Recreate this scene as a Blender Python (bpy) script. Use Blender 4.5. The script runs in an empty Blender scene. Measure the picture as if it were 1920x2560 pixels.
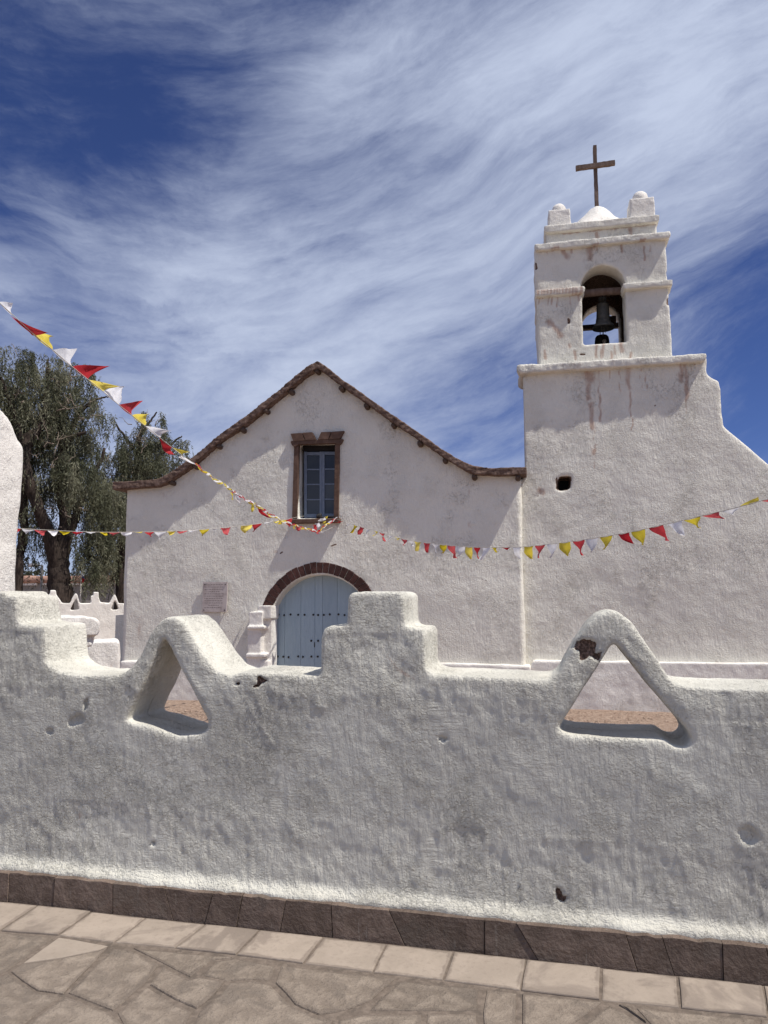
import bpy, bmesh, math, random
import numpy as np
from mathutils import Vector, Matrix
from mathutils.geometry import tessellate_polygon

random.seed(7); rng = np.random.default_rng(7)
SC = bpy.context.scene; COL = SC.collection

# ------------------------------------------------------------------ camera
F = 1850.0
YAW, PITCH, ROLL = math.radians(13.6), math.radians(6.0), -0.005
R = Matrix.Rotation(YAW, 3, 'Z') @ Matrix.Rotation(math.pi/2 + PITCH, 3, 'X') @ Matrix.Rotation(ROLL, 3, 'Z')
CAM = Vector((0, 0, 1.6))
cd = bpy.data.cameras.new('camera'); cam = bpy.data.objects.new('camera', cd); COL.objects.link(cam)
cam.matrix_world = Matrix.Translation(CAM) @ R.to_4x4()
cd.sensor_fit = 'HORIZONTAL'; cd.sensor_width = 36; cd.lens = 36*F/1920
cd.clip_start = .05; cd.clip_end = 2000
SC.camera = cam

# ------------------------------------------------------------------ frames of reference
class Frame:
    """an upright plane frame: local x along it, local y away from the street, local z up"""
    def __init__(s, o, yaw):
        s.o = Vector(o); s.yaw = yaw
        s.X = Vector((math.cos(yaw), math.sin(yaw), 0)); s.N = Vector((-math.sin(yaw), math.cos(yaw), 0))
    def at(s, px, py, off=0.0):
        d = ray(px, py); t = ((s.o - CAM).dot(s.N) + off)/d.dot(s.N); p = CAM + d*t - s.o
        return (p.dot(s.X), p.z)
    def poly(s, pts, off=0.0, o=(0, 0), k=1.0): return [s.at(o[0]+x/k, o[1]+y/k, off) for x, y in pts]
def ray(px, py): return R @ Vector(((px-960)/F, -(py-1280)/F, -1.0))
def ground(px, py, z=0.0):
    d = ray(px, py); t = (z-CAM.z)/d.z; return CAM + d*t
def dist(px, py, d):
    r = ray(px, py); return CAM + r*(d/math.hypot(r.x, r.y))

GZ = -0.4                                                   # level of the church yard
WALL = Frame((0, 3.49, 0), 0.0)
_o = ground(812, 1758, GZ)
CH = Frame(_o, math.radians(2.1))

# ------------------------------------------------------------------ light
sun_dir = (CH.X*.65 - CH.N*.165 + Vector((0, 0, 1.22))).normalized()
sd = bpy.data.lights.new('sun', 'SUN'); sd.energy = 5.0; sd.angle = math.radians(.53); sd.color = (1, .95, .87)
so = bpy.data.objects.new('sun', sd); COL.objects.link(so); so.rotation_euler = sun_dir.to_track_quat('Z', 'Y').to_euler()
SUN_EL = math.asin(sun_dir.z); SUN_AZ = math.atan2(sun_dir.x, sun_dir.y)

def N(nt, t, **kw):
    n = nt.nodes.new(t)
    for k, v in kw.items():
        if k.startswith('i_'):
            key = k[2:]; key = int(key) if key.isdigit() else key.replace('_', ' ')
            n.inputs[key].default_value = v
        else: setattr(n, k, v)
    return n
def L(nt, a, b): nt.links.new(a, b)
def math_(nt, op, a, b=None, c=None, clamp=False):
    n = nt.nodes.new('ShaderNodeMath'); n.operation = op; n.use_clamp = clamp
    for i, v in enumerate((a, b, c)):
        if v is None: continue
        if isinstance(v, (int, float)): n.inputs[i].default_value = v
        else: nt.links.new(v, n.inputs[i])
    return n.outputs[0]
def mixc(nt, f, a, b, mode='MIX'):
    n = nt.nodes.new('ShaderNodeMix'); n.data_type = 'RGBA'; n.blend_type = mode; n.clamp_factor = True
    for s, v in ((0, f), (6, a), (7, b)):
        if isinstance(v, (int, float)): n.inputs[s].default_value = v
        elif isinstance(v, tuple): n.inputs[s].default_value = (*v, 1)[:4]
        else: nt.links.new(v, n.inputs[s])
    return n.outputs[2]
def ramp(nt, v, lo, hi, a=0.0, b=1.0):
    n = nt.nodes.new('ShaderNodeMapRange'); n.interpolation_type = 'SMOOTHSTEP'
    nt.links.new(v, n.inputs[0])
    for i, x in enumerate((lo, hi, a, b)): n.inputs[i+1].default_value = x
    return n.outputs[0]

world = bpy.data.worlds.new('World'); SC.world = world; world.use_nodes = True
nt = world.node_tree; nt.nodes.clear()
out = N(nt, 'ShaderNodeOutputWorld'); bg = N(nt, 'ShaderNodeBackground'); bg.inputs[1].default_value = .10
sky = N(nt, 'ShaderNodeTexSky', sky_type='NISHITA', sun_disc=False, sun_elevation=SUN_EL, sun_rotation=SUN_AZ, altitude=2400, air_density=1.0, dust_density=.5, ozone_density=2.5)
tc = N(nt, 'ShaderNodeTexCoord')
# stereographic coordinates about a fixed compass direction of the sky
SC_C = ray(960, 640).normalized(); SC_R = SC_C.cross(Vector((0, 0, 1))).normalized(); SC_U = SC_R.cross(SC_C).normalized()
def vdot(v):
    n = N(nt, 'ShaderNodeVectorMath', operation='DOT_PRODUCT'); L(nt, tc.outputs['Generated'], n.inputs[0]); n.inputs[1].default_value = v; return n.outputs['Value']
den = math_(nt, 'ADD', vdot(SC_C), 1.02)
qu = math_(nt, 'DIVIDE', vdot(SC_R), den); qv = math_(nt, 'DIVIDE', vdot(SC_U), den)
def q_of(px, py):
    d = ray(px, py).normalized(); k = d.dot(SC_C)+1.02; return d.dot(SC_R)/k, d.dot(SC_U)/k
def comb(x, y, z=0.0):
    n = N(nt, 'ShaderNodeCombineXYZ')
    for i, v in enumerate((x, y, z)):
        if isinstance(v, (int, float)): n.inputs[i].default_value = v
        else: L(nt, v, n.inputs[i])
    return n.outputs[0]
u0 = q_of(420, 640)[0]
du = math_(nt, 'SUBTRACT', qu, u0)
wn = N(nt, 'ShaderNodeTexNoise', noise_dimensions='3D', i_Scale=2.6, i_Detail=3.0, i_Roughness=.5); L(nt, comb(qu, qv), wn.inputs['Vector'])
sep = N(nt, 'ShaderNodeSeparateColor'); L(nt, wn.outputs['Color'], sep.inputs[0])
warp1 = math_(nt, 'MULTIPLY', math_(nt, 'SUBTRACT', sep.outputs[0], .5), .16)
warp2 = math_(nt, 'MULTIPLY', math_(nt, 'SUBTRACT', sep.outputs[1], .5), .12)
vv = math_(nt, 'ADD', math_(nt, 'SUBTRACT', qv, math_(nt, 'MULTIPLY', math_(nt, 'MULTIPLY', du, du), .95)), warp2)
uu = math_(nt, 'ADD', qu, warp1)
n1 = N(nt, 'ShaderNodeTexNoise', i_Scale=1.0, i_Detail=10.0, i_Roughness=.60, i_Distortion=.15); L(nt, comb(math_(nt, 'MULTIPLY', uu, 2.8), math_(nt, 'MULTIPLY', vv, 7.5), 1.7), n1.inputs['Vector'])
n2 = N(nt, 'ShaderNodeTexNoise', i_Scale=1.0, i_Detail=10.0, i_Roughness=.68, i_Distortion=.35); L(nt, comb(math_(nt, 'MULTIPLY', uu, 9.0), math_(nt, 'MULTIPLY', vv, 24.0), 5.1), n2.inputs['Vector'])
n3 = N(nt, 'ShaderNodeTexNoise', i_Scale=5.5, i_Detail=8.0, i_Roughness=.6, i_Distortion=.4); L(nt, comb(uu, qv, 9.0), n3.inputs['Vector'])
dens = math_(nt, 'ADD', math_(nt, 'MULTIPLY', n1.outputs[0], 1.1), math_(nt, 'MULTIPLY', n2.outputs[0], .70))
dens = math_(nt, 'ADD', dens, math_(nt, 'MULTIPLY', n3.outputs[0], .85))
n4 = N(nt, 'ShaderNodeTexNoise', i_Scale=1.0, i_Detail=6.0, i_Roughness=.6, i_Distortion=.2); L(nt, comb(math_(nt, 'MULTIPLY', math_(nt, 'ADD', uu, math_(nt, 'MULTIPLY', n3.outputs[0], .12)), 16.0), math_(nt, 'MULTIPLY', math_(nt, 'ADD', vv, math_(nt, 'MULTIPLY', n3.outputs[0], .08)), 85.0), 2.1), n4.inputs['Vector'])
dens = math_(nt, 'ADD', dens, math_(nt, 'MULTIPLY', math_(nt, 'SUBTRACT', n4.outputs[0], .5), .36))
dens = math_(nt, 'SUBTRACT', dens, .835)
# broad gaps and banks of this afternoon's cirrus: (px, py, rx, ry, amount)
BLOBS = [(90, 250, 430, 230, -.40), (430, 330, 240, 140, -.12), (1960, 900, 240, 400, -.34), (1230, 1080, 230, 190, -.22), (520, 10, 300, 100, -.20), (1000, 20, 150, 60, -.12), (1000, 170, 300, 120, .12),
         (40, 760, 240, 130, -.20), (1750, 1120, 300, 150, -.2), (1300, 380, 520, 280, .14), (1560, 130, 430, 200, .2), (640, 920, 480, 240, .22), (520, 620, 420, 90, .14), (300, 60, 260, 60, .12), (1800, 330, 260, 160, .1)]
for px, py, rx, ry, am in BLOBS:
    a, b = q_of(px, py); s = .5/F
    dx = math_(nt, 'DIVIDE', math_(nt, 'SUBTRACT', qu, a), rx*s); dy = math_(nt, 'DIVIDE', math_(nt, 'SUBTRACT', qv, b), ry*s)
    rr = math_(nt, 'ADD', math_(nt, 'MULTIPLY', dx, dx), math_(nt, 'MULTIPLY', dy, dy))
    e = math_(nt, 'POWER', 2.718, math_(nt, 'MULTIPLY', rr, -.8))
    dens = math_(nt, 'ADD', dens, math_(nt, 'MULTIPLY', e, am))
cov = ramp(nt, dens, .02, 1.02)
skc = mixc(nt, 1.0, sky.outputs[0], (.44, .50, .80), 'MULTIPLY')
cl = mixc(nt, cov, skc, (5.6, 6.3, 8.0))
L(nt, cl, bg.inputs[0]); L(nt, bg.outputs[0], out.inputs[0])

SC.view_settings.view_transform = 'Standard'; SC.view_settings.look = 'None'; SC.view_settings.gamma = 1
SC.view_settings.exposure = 0.0; SC.view_settings.use_curve_mapping = False
SC.cycles.max_bounces = 6; SC.cycles.diffuse_bounces = 4; SC.cycles.transparent_max_bounces = 8
SC.cycles.use_denoising = True

# ------------------------------------------------------------------ numpy gradient noise
_perm = rng.permutation(256); _perm = np.concatenate([_perm, _perm, _perm])
_g = rng.normal(size=(256, 3)); _g /= np.linalg.norm(_g, axis=1)[:, None]
def pn(P, s=1.0, seed=0):
    P = P*np.asarray(s) + seed*17.31
    i = np.floor(P).astype(np.int64); f = P-i; i &= 255
    w = f*f*f*(f*(f*6-15)+10); r = 0
    for a in (0, 1):
        for b in (0, 1):
            for c in (0, 1):
                h = _perm[_perm[_perm[(i[:, 0]+a) & 255]+((i[:, 1]+b) & 255)]+((i[:, 2]+c) & 255)] & 255
                d = ((f-np.array([a, b, c]))*_g[h]).sum(1)
                r = r + d*np.where(a, w[:, 0], 1-w[:, 0])*np.where(b, w[:, 1], 1-w[:, 1])*np.where(c, w[:, 2], 1-w[:, 2])
    return r*1.6

SLAB_EDGE = []
# ------------------------------------------------------------------ object helpers
BASE = {}
def thing(name, label, cat, base=(0, 0, 0), frame=None, group=None, kind=None):
    o = bpy.data.objects.new(name, None); COL.objects.link(o); o.empty_display_size = .2
    if frame is None: o.location = base
    else:
        o.location = frame.o + frame.X*base[0] + frame.N*base[1] + Vector((0, 0, base[2])); o.rotation_euler = (0, 0, frame.yaw)
    BASE[o.name] = np.array(base, float)
    if kind: o['kind'] = kind
    if label: o['label'] = label
    if cat: o['category'] = cat
    if group: o['group'] = group
    return o
def tag(o, label=None, cat=None, group=None, kind=None):
    for k, v in (('label', label), ('category', cat), ('group', group), ('kind', kind)):
        if v: o[k] = v
    return o
def mesh_np(V, Fc, smooth=False):
    me = bpy.data.meshes.new('m'); V = np.asarray(V, np.float32)
    if isinstance(Fc, np.ndarray):
        n, k = Fc.shape; me.vertices.add(len(V)); me.vertices.foreach_set('co', V.ravel())
        me.loops.add(n*k); me.loops.foreach_set('vertex_index', Fc.astype(np.int32).ravel())
        me.polygons.add(n); me.polygons.foreach_set('loop_start', np.arange(0, n*k, k, dtype=np.int32)); me.update(calc_edges=True)
    else:
        me.from_pydata([tuple(map(float, v)) for v in V], [], Fc); me.update()
        bm = bmesh.new(); bm.from_mesh(me); bmesh.ops.recalc_face_normals(bm, faces=bm.faces); bm.to_mesh(me); bm.free()
    if smooth: me.polygons.foreach_set('use_smooth', np.ones(len(me.polygons), bool))
    return me
def obj(name, geo, mat, parent=None, smooth=False, attrs=None):
    if attrs is SLAB_EDGE: attrs = {'rim': list(SLAB_EDGE)}
    V, Fc = geo; V = np.asarray(V, float)
    if parent is not None and parent.name in BASE: V = V - BASE[parent.name]
    me = mesh_np(V, Fc, smooth); me.name = name
    if mat: me.materials.append(mat)
    for k, a in (attrs or {}).items():
        at = me.attributes.new(k, 'FLOAT', 'POINT'); at.data.foreach_set('value', np.asarray(a, np.float32))
    o = bpy.data.objects.new(name, me); COL.objects.link(o)
    if parent is not None:
        o.parent = parent
        if parent.name in BASE: BASE[o.name] = BASE[parent.name]
    return o
def join(*gs):
    V, Fc, n = [], [], 0
    for v, f in gs:
        V += [tuple(x) for x in v]; Fc += [tuple(i+n for i in q) for q in f]; n += len(v)
    return V, Fc
def prism(poly, y0, y1, holes=()):
    """closed solid: outline in (x,z) with holes, from local y0 to y1"""
    loops = [list(poly)]+[list(h) for h in holes]
    tri = tessellate_polygon([[Vector((x, z, 0)) for x, z in l] for l in loops])
    P = [p for l in loops for p in l]; n = len(P)
    V = [(x, y0, z) for x, z in P]+[(x, y1, z) for x, z in P]
    Fc = [tuple(t) for t in tri]+[tuple(n+i for i in reversed(t)) for t in tri]
    k = 0
    for l in loops:
        m = len(l)
        for i in range(m): a, b = k+i, k+(i+1) % m; Fc.append((a, b, b+n, a+n))
        k += m
    return V, Fc
def box(x0, x1, y0, y1, z0, z1): return prism([(x0, z0), (x1, z0), (x1, z1), (x0, z1)], y0, y1)
def lathe(prof, c, n=24):
    V, Fc = [], []
    for r, z in prof:
        for i in range(n): a = 2*math.pi*i/n; V.append((c[0]+r*math.cos(a), c[1]+r*math.sin(a), c[2]+z))
    for j in range(len(prof)-1):
        for i in range(n): a, b = j*n+i, j*n+(i+1) % n; Fc.append((a, b, b+n, a+n))
    Fc.append(tuple(range(n))); Fc.append(tuple(range((len(prof)-1)*n, len(prof)*n)))
    return V, Fc
def tube(pts, rad, n=6):
    pts = [Vector(p) for p in pts]; V, Fc = [], []
    if not hasattr(rad, '__len__'): rad = [rad]*len(pts)
    up = Vector((.3, .9, .31)).normalized()
    for i, p in enumerate(pts):
        t = (pts[min(i+1, len(pts)-1)]-pts[max(i-1, 0)]).normalized(); a = t.cross(up)
        if a.length < .1: a = t.cross(Vector((1, 0, 0)))
        a.normalize(); b = t.cross(a)
        for k in range(n): w = 2*math.pi*k/n; V.append(tuple(p+a*math.cos(w)*rad[i]+b*math.sin(w)*rad[i]))
    for i in range(len(pts)-1):
        for k in range(n): a, b = i*n+k, i*n+(k+1) % n; Fc.append((a, b, b+n, a+n))
    Fc.append(tuple(range(n))); Fc.append(tuple(range((len(pts)-1)*n, len(pts)*n)))
    return V, Fc
def voxel(geo, size, it, fac=.5):
    """one skin around overlapping solids, its edges worn round"""
    me = mesh_np(geo[0], geo[1]); o = bpy.data.objects.new('tmp', me); COL.objects.link(o)
    m = o.modifiers.new('r', 'REMESH'); m.mode = 'VOXEL'; m.voxel_size = size; m.adaptivity = 0
    s = o.modifiers.new('s', 'SMOOTH'); s.factor = fac; s.iterations = it
    e = o.evaluated_get(bpy.context.evaluated_depsgraph_get()); em = e.to_mesh()
    V = np.empty(len(em.vertices)*3, np.float32); em.vertices.foreach_get('co', V); V = V.reshape(-1, 3).astype(float)
    NN = np.empty(len(em.vertices)*3, np.float32); em.vertices.foreach_get('normal', NN); NN = NN.reshape(-1, 3).astype(float)
    li = np.empty(len(em.loops), np.int32); em.loops.foreach_get('vertex_index', li)
    q = len(em.polygons); e.to_mesh_clear(); bpy.data.objects.remove(o)
    assert q*4 == len(li), 'quads'
    return V, li.reshape(-1, 4), NN
def segmask(P, segs, wob=.0, fq=6):
    """0..1 weight near line segments given as (x0,z0,x1,z1,width)"""
    m = np.zeros(len(P)); x = P[:, 0]; z = P[:, 2]
    nx = pn(P, fq, 3)*wob; nz = pn(P, fq, 4)*wob; x = x+nx; z = z+nz
    for x0, z0, x1, z1, w in segs:
        dx, dz = x1-x0, z1-z0; l = dx*dx+dz*dz+1e-9; t = np.clip(((x-x0)*dx+(z-z0)*dz)/l, 0, 1)
        d = np.hypot(x-x0-t*dx, z-z0-t*dz); m = np.maximum(m, np.clip(1-.5*d/w, 0, 1))
    return m                                              # 0.5 at distance w

# ------------------------------------------------------------------ materials
def new_mat(name):
    m = bpy.data.materials.new(name); m.use_nodes = True; t = m.node_tree; t.nodes.clear()
    o = N(t, 'ShaderNodeOutputMaterial'); b = N(t, 'ShaderNodeBsdfPrincipled'); L(t, b.outputs[0], o.inputs[0]); b.inputs['Specular IOR Level'].default_value = .25
    return m, t, b, o
def noise(t, vec, scale, detail=6, rough=.55, dist=0.0, ridged=False):
    n = N(t, 'ShaderNodeTexNoise', i_Scale=float(scale), i_Detail=float(detail), i_Roughness=rough, i_Distortion=dist)
    L(t, vec, n.inputs['Vector']); return n.outputs[0]
def mapped(t, vec, s):
    m = N(t, 'ShaderNodeMapping'); L(t, vec, m.inputs[0]); m.inputs['Scale'].default_value = s; return m.outputs[0]
def bump(t, b, h, d, strength=1.0, prev=None):
    n = N(t, 'ShaderNodeBump', i_Distance=d, i_Strength=strength); L(t, h, n.inputs['Height'])
    if prev is not None: L(t, prev, n.inputs['Normal'])
    if b is not None: L(t, n.outputs[0], b.inputs['Normal'])
    return n.outputs[0]
def plaster(name, base, dirt, sc=1.0, amp=1.0, dirt_amt=.35, chip_shade_col=(.095, .062, .046), brush=1.0):
    m, t, b, o = new_mat(name); c = N(t, 'ShaderNodeTexCoord').outputs['Object']
    big = noise(t, c, .8*sc, 5, .6); mid = noise(t, c, 5*sc, 6, .65, .4); fin = noise(t, c, 38*sc, 4, .6)
    col = mixc(t, math_(t, 'MULTIPLY', ramp(t, big, .38, .68), dirt_amt), base, dirt)
    col = mixc(t, math_(t, 'MULTIPLY', ramp(t, mid, .5, .72), dirt_amt*.6), col, tuple(x*.86 for x in dirt))
    col = mixc(t, math_(t, 'MULTIPLY', ramp(t, fin, .55, .8), .16), col, tuple(x*.75 for x in dirt))
    st = N(t, 'ShaderNodeAttribute', attribute_name='stain').outputs['Fac']
    sn = noise(t, mapped(t, c, (9*sc, 9*sc, 2.2*sc)), 2.0, 6, .7)
    sf = ramp(t, math_(t, 'ADD', st, math_(t, 'MULTIPLY', math_(t, 'SUBTRACT', sn, .5), 1.3)), .35, .95)
    col = mixc(t, math_(t, 'MULTIPLY', sf, .66), col, (.40, .23, .165))
    ch = N(t, 'ShaderNodeAttribute', attribute_name='chip_shade').outputs['Fac']  # real chips, plus the shade painted inside the belfry
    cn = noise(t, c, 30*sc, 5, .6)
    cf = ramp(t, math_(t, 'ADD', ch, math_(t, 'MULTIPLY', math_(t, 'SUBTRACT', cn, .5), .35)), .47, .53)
    cc = mixc(t, ramp(t, noise(t, c, 70*sc, 5, .7), .42, .66), chip_shade_col, tuple(x*3.4 for x in chip_shade_col))
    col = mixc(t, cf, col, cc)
    L(t, col, b.inputs['Base Color']); b.inputs['Roughness'].default_value = .92
    br = noise(t, mapped(t, c, (62*sc, 62*sc, 13*sc)), 1.0, 6, .6, .0)
    cr = noise(t, mapped(t, c, (1, 1, 1.25)), 62*sc, 5, .62, .6)
    lump = noise(t, mapped(t, c, (11*sc, 11*sc, 8*sc)), 1.0, 9, .66)
    n0 = bump(t, None, lump, .016*amp, .9)
    bh = noise(t, mapped(t, c, (13*sc, 13*sc, 70*sc)), 1.0, 6, .6, .3); bm_k = ramp(t, noise(t, c, 2.3*sc, 4, .6), .52, .66); bm_k = math_(t, 'MULTIPLY', bm_k, brush)
    br = math_(t, 'ADD', math_(t, 'MULTIPLY', br, math_(t, 'SUBTRACT', 1.0, bm_k)), math_(t, 'MULTIPLY', bh, bm_k))
    n0 = bump(t, None, br, .014*amp, .9, n0)
    hl = N(t, 'ShaderNodeTexVoronoi', feature='DISTANCE_TO_EDGE'); wv = N(t, 'ShaderNodeVectorMath', operation='ADD'); L(t, mapped(t, c, (2.6*sc, 2.6*sc, 1.9*sc)), wv.inputs[0]); wn_ = N(t, 'ShaderNodeTexNoise', i_Scale=3.0, i_Detail=7.0, i_Roughness=.7); L(t, mapped(t, c, (sc, sc, sc)), wn_.inputs['Vector']); wk = N(t, 'ShaderNodeVectorMath', operation='SCALE'); wk.inputs['Scale'].default_value = 1.6; L(t, wn_.outputs['Color'], wk.inputs[0]); L(t, wk.outputs[0], wv.inputs[1]); L(t, wv.outputs[0], hl.inputs['Vector'])
    crack = ramp(t, hl.outputs['Distance'], .0, .022)
    crm = ramp(t, noise(t, c, 1.7*sc, 4, .6), .50, .60)
    n0 = bump(t, None, math_(t, 'MULTIPLY', math_(t, 'SUBTRACT', crack, 1.0), crm), .007*amp, .9, n0)
    crs = math_(t, 'MULTIPLY', cr, math_(t, 'ADD', .35, math_(t, 'MULTIPLY', 1.1, ramp(t, noise(t, c, 3.1*sc, 5, .6), .40, .62))))
    bump(t, b, crs, .0115*amp, .9, n0)
    return m
M = {}
M['wall'] = plaster('street wall whitewash', (.70, .68, .60), (.52, .493, .43), 1.0, 1.0, .55)
M['facade'] = plaster('church whitewash', (.79, .765, .685), (.64, .605, .535), .62, 1.15, .28, brush=.15)
M['tower'] = plaster('tower whitewash', (.78, .755, .675), (.61, .575, .515), .62, 1.3, .32, brush=.2)
M['trim'] = plaster('fresh whitewash', (.83, .795, .74), (.70, .66, .60), 1.2, .8, .25)
def rough_mat(name, c0, c1, sc=6, bumpd=.01, rough=.85, stretch=None, rnd=.0, spec=.25, c2=None, drip=None, rim=None):
    m, t, b, o = new_mat(name); c = N(t, 'ShaderNodeTexCoord').outputs['Object']
    oi = N(t, 'ShaderNodeObjectInfo').outputs['Random']
    v = N(t, 'ShaderNodeVectorMath', operation='ADD'); L(t, c, v.inputs[0]); L(t, comb_t(t, oi, 37.0), v.inputs[1]); c = v.outputs[0]
    if stretch: c = mapped(t, c, stretch)
    a = noise(t, c, sc, 8, .62, .3); f = noise(t, c, sc*7, 5, .6)
    col = mixc(t, ramp(t, a, .35, .68), c0, c1)
    if c2: col = mixc(t, math_(t, 'MULTIPLY', ramp(t, noise(t, c, sc*.45, 5, .6, .6), .52, .62), .8), col, c2)
    col = mixc(t, math_(t, 'MULTIPLY', ramp(t, f, .5, .75), .35), col, tuple(x*.6 for x in c0))
    if rim:
        ra = N(t, 'ShaderNodeAttribute', attribute_name='rim').outputs['Fac']; rn = noise(t, c, 11, 6, .65)
        col = mixc(t, math_(t, 'MULTIPLY', ramp(t, math_(t, 'ADD', ra, math_(t, 'MULTIPLY', math_(t, 'SUBTRACT', rn, .5), 2.6)), .55, 1.05), .75), col, rim)
    if drip:
        dn = noise(t, mapped(t, c, (26, 26, 4)), 1.0, 7, .7)
        col = mixc(t, math_(t, 'MULTIPLY', ramp(t, dn, .60, .70), .55), col, drip)
    if rnd:
        k = math_(t, 'ADD', math_(t, 'MULTIPLY', oi, rnd*2), 1-rnd)
        hs = N(t, 'ShaderNodeHueSaturation'); L(t, col, hs.inputs['Color']); L(t, k, hs.inputs['Value']); col = hs.outputs[0]
    L(t, col, b.inputs['Base Color']); b.inputs['Roughness'].default_value = rough; b.inputs['Specular IOR Level'].default_value = spec
    n0 = bump(t, None, a, bumpd); bump(t, b, f, bumpd*.25, 1, n0)
    return m
def comb_t(t, v, k):
    n = N(t, 'ShaderNodeVectorMath', operation='SCALE'); n.inputs[0].default_value = (k, k*.7, k*1.3); L(t, v, n.inputs['Scale']); return n.outputs[0]
M['paving'] = rough_mat('worn paving stone', (.20, .163, .132), (.29, .24, .195), 13, .022, .85, rnd=.10, c2=(.175, .145, .12), rim=(.16, .13, .107))
M['row'] = rough_mat('paving slab', (.31, .258, .212), (.36, .30, .248), 6, .006, .8, rnd=.06, c2=(.225, .185, .155), rim=(.20, .163, .135))
M['pale_patch'] = rough_mat('bleached paving slab', (.34, .285, .235), (.30, .25, .205), 6, .004, .8)
M['mortar'] = rough_mat('sandy mortar', (.135, .108, .088), (.205, .165, .135), 26, .006, .95, c2=(.11, .09, .075))
M['plinth'] = rough_mat('brown plinth stone', (.12, .088, .070), (.195, .146, .118), 9, .03, .8, rnd=.20, c2=(.14, .11, .09), drip=(.26, .23, .20))
M['gravel'] = rough_mat('yard gravel', (.24, .165, .125), (.40, .30, .235), 12, .05, .95)
M['dust'] = rough_mat('dusty ground', (.26, .19, .145), (.34, .26, .2), 1.5, .02, .95)
M['thatch'] = rough_mat('mud and straw roof edge', (.10, .062, .047), (.22, .15, .12), 14, .03, .95)
M['beam'] = rough_mat('weathered beam wood', (.075, .05, .038), (.14, .10, .08), 12, .008, .85, (1, 1, 6))
M['stonewood'] = rough_mat('brown carved stone', (.105, .062, .044), (.155, .095, .07), 10, .006, .85, rnd=.06)
M['brick'] = rough_mat('dark red brick', (.05, .022, .018), (.085, .037, .03), 14, .006, .7, rnd=.25)
M['door'] = rough_mat('faded blue door paint', (.33, .43, .50), (.37, .47, .535), 5, .004, .6, (6, 1, .7), rnd=.05, spec=.35)
M['sash'] = rough_mat('blue grey window paint', (.16, .20, .27), (.21, .25, .32), 12, .002, .55)
M['iron'] = rough_mat('dark iron', (.03, .03, .032), (.06, .055, .05), 20, .002, .5)
M['bell'] = rough_mat('aged bronze', (.055, .058, .055), (.105, .10, .088), 18, .004, .55, spec=.5)
M['cross'] = rough_mat('weathered cross wood', (.12, .08, .062), (.19, .135, .11), 14, .006, .85, (1, 1, .25))
M['bark'] = rough_mat('dark bark', (.025, .018, .015), (.07, .052, .042), 6, .04, .95, (2, 2, .5))
M['twig'] = rough_mat('dry pale twig', (.16, .125, .10), (.26, .21, .17), 10, .002, .9)
M['grey_wall'] = rough_mat('grey adobe render', (.24, .225, .205), (.30, .28, .26), 2, .01, .95)
M['red_adobe'] = rough_mat('red earth coping', (.36, .21, .16), (.44, .28, .22), 3, .02, .95)
M['metal'] = rough_mat('grey painted metal', (.25, .25, .25), (.33, .33, .33), 5, .001, .5)
m, t, b, o = new_mat('window glass'); oi = N(t, 'ShaderNodeObjectInfo').outputs['Random']; L(t, mixc(t, oi, (.006, .008, .012), (.05, .055, .062)), b.inputs['Base Color']); b.inputs['Roughness'].default_value = .05; b.inputs['Specular IOR Level'].default_value = .5; M['glass'] = m
m, t, b, o = new_mat('dark interior'); b.inputs['Base Color'].default_value = (.02, .018, .018, 1); b.inputs['Roughness'].default_value = .9; M['dark'] = m
def cloth(name, c):
    m, t, b, o = new_mat(name); co = N(t, 'ShaderNodeTexCoord').outputs['Object']
    col = mixc(t, ramp(t, noise(t, co, 30, 3), .35, .7), c, tuple(x*.86 for x in c)); hs = N(t, 'ShaderNodeHueSaturation'); oi = N(t, 'ShaderNodeObjectInfo').outputs['Random']; L(t, col, hs.inputs['Color']); L(t, math_(t, 'ADD', .78, math_(t, 'MULTIPLY', oi, .34)), hs.inputs['Value']); L(t, math_(t, 'SUBTRACT', 1.02, math_(t, 'MULTIPLY', oi, .16)), hs.inputs['Saturation']); col = hs.outputs[0]; L(t, col, b.inputs['Base Color']); b.inputs['Roughness'].default_value = .75
    tr = N(t, 'ShaderNodeBsdfTranslucent'); L(t, col, tr.inputs[0]); mx = N(t, 'ShaderNodeMixShader', i_0=.38); L(t, b.outputs[0], mx.inputs[1]); L(t, tr.outputs[0], mx.inputs[2]); L(t, mx.outputs[0], o.inputs[0])
    return m
M['r'] = cloth('red pennant cloth', (.52, .02, .03)); M['y'] = cloth('yellow pennant cloth', (.78, .62, .03)); M['w'] = cloth('white pennant cloth', (.82, .82, .86))
M['cord'] = rough_mat('pale cord', (.5, .47, .42), (.6, .57, .5), 30, .001)
m, t, b, o = new_mat('engraved marble'); c = N(t, 'ShaderNodeTexCoord').outputs['Object']
a = noise(t, c, 9, 6, .6, 1.0); col = mixc(t, ramp(t, a, .4, .7), (.52, .46, .44), (.40, .34, .32)); L(t, col, b.inputs['Base Color']); b.inputs['Roughness'].default_value = .5; M['marble'] = m
def leaf(name, a, bb, tw):
    m, t, b, o = new_mat(name); at = N(t, 'ShaderNodeAttribute', attribute_name='tint').outputs['Fac']
    col = mixc(t, at, a, bb); L(t, col, b.inputs['Base Color']); b.inputs['Roughness'].default_value = .6
    tr = N(t, 'ShaderNodeBsdfTranslucent'); L(t, col, tr.inputs[0]); mx = N(t, 'ShaderNodeMixShader', i_0=tw); L(t, b.outputs[0], mx.inputs[1]); L(t, tr.outputs[0], mx.inputs[2]); L(t, mx.outputs[0], o.inputs[0])
    return m
M['leaf'] = leaf('grey green leaves', (.080, .088, .050), (.245, .24, .165), .35)
M['leaf2'] = leaf('dusty far leaves', (.075, .085, .055), (.15, .155, .12), .2)

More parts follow.
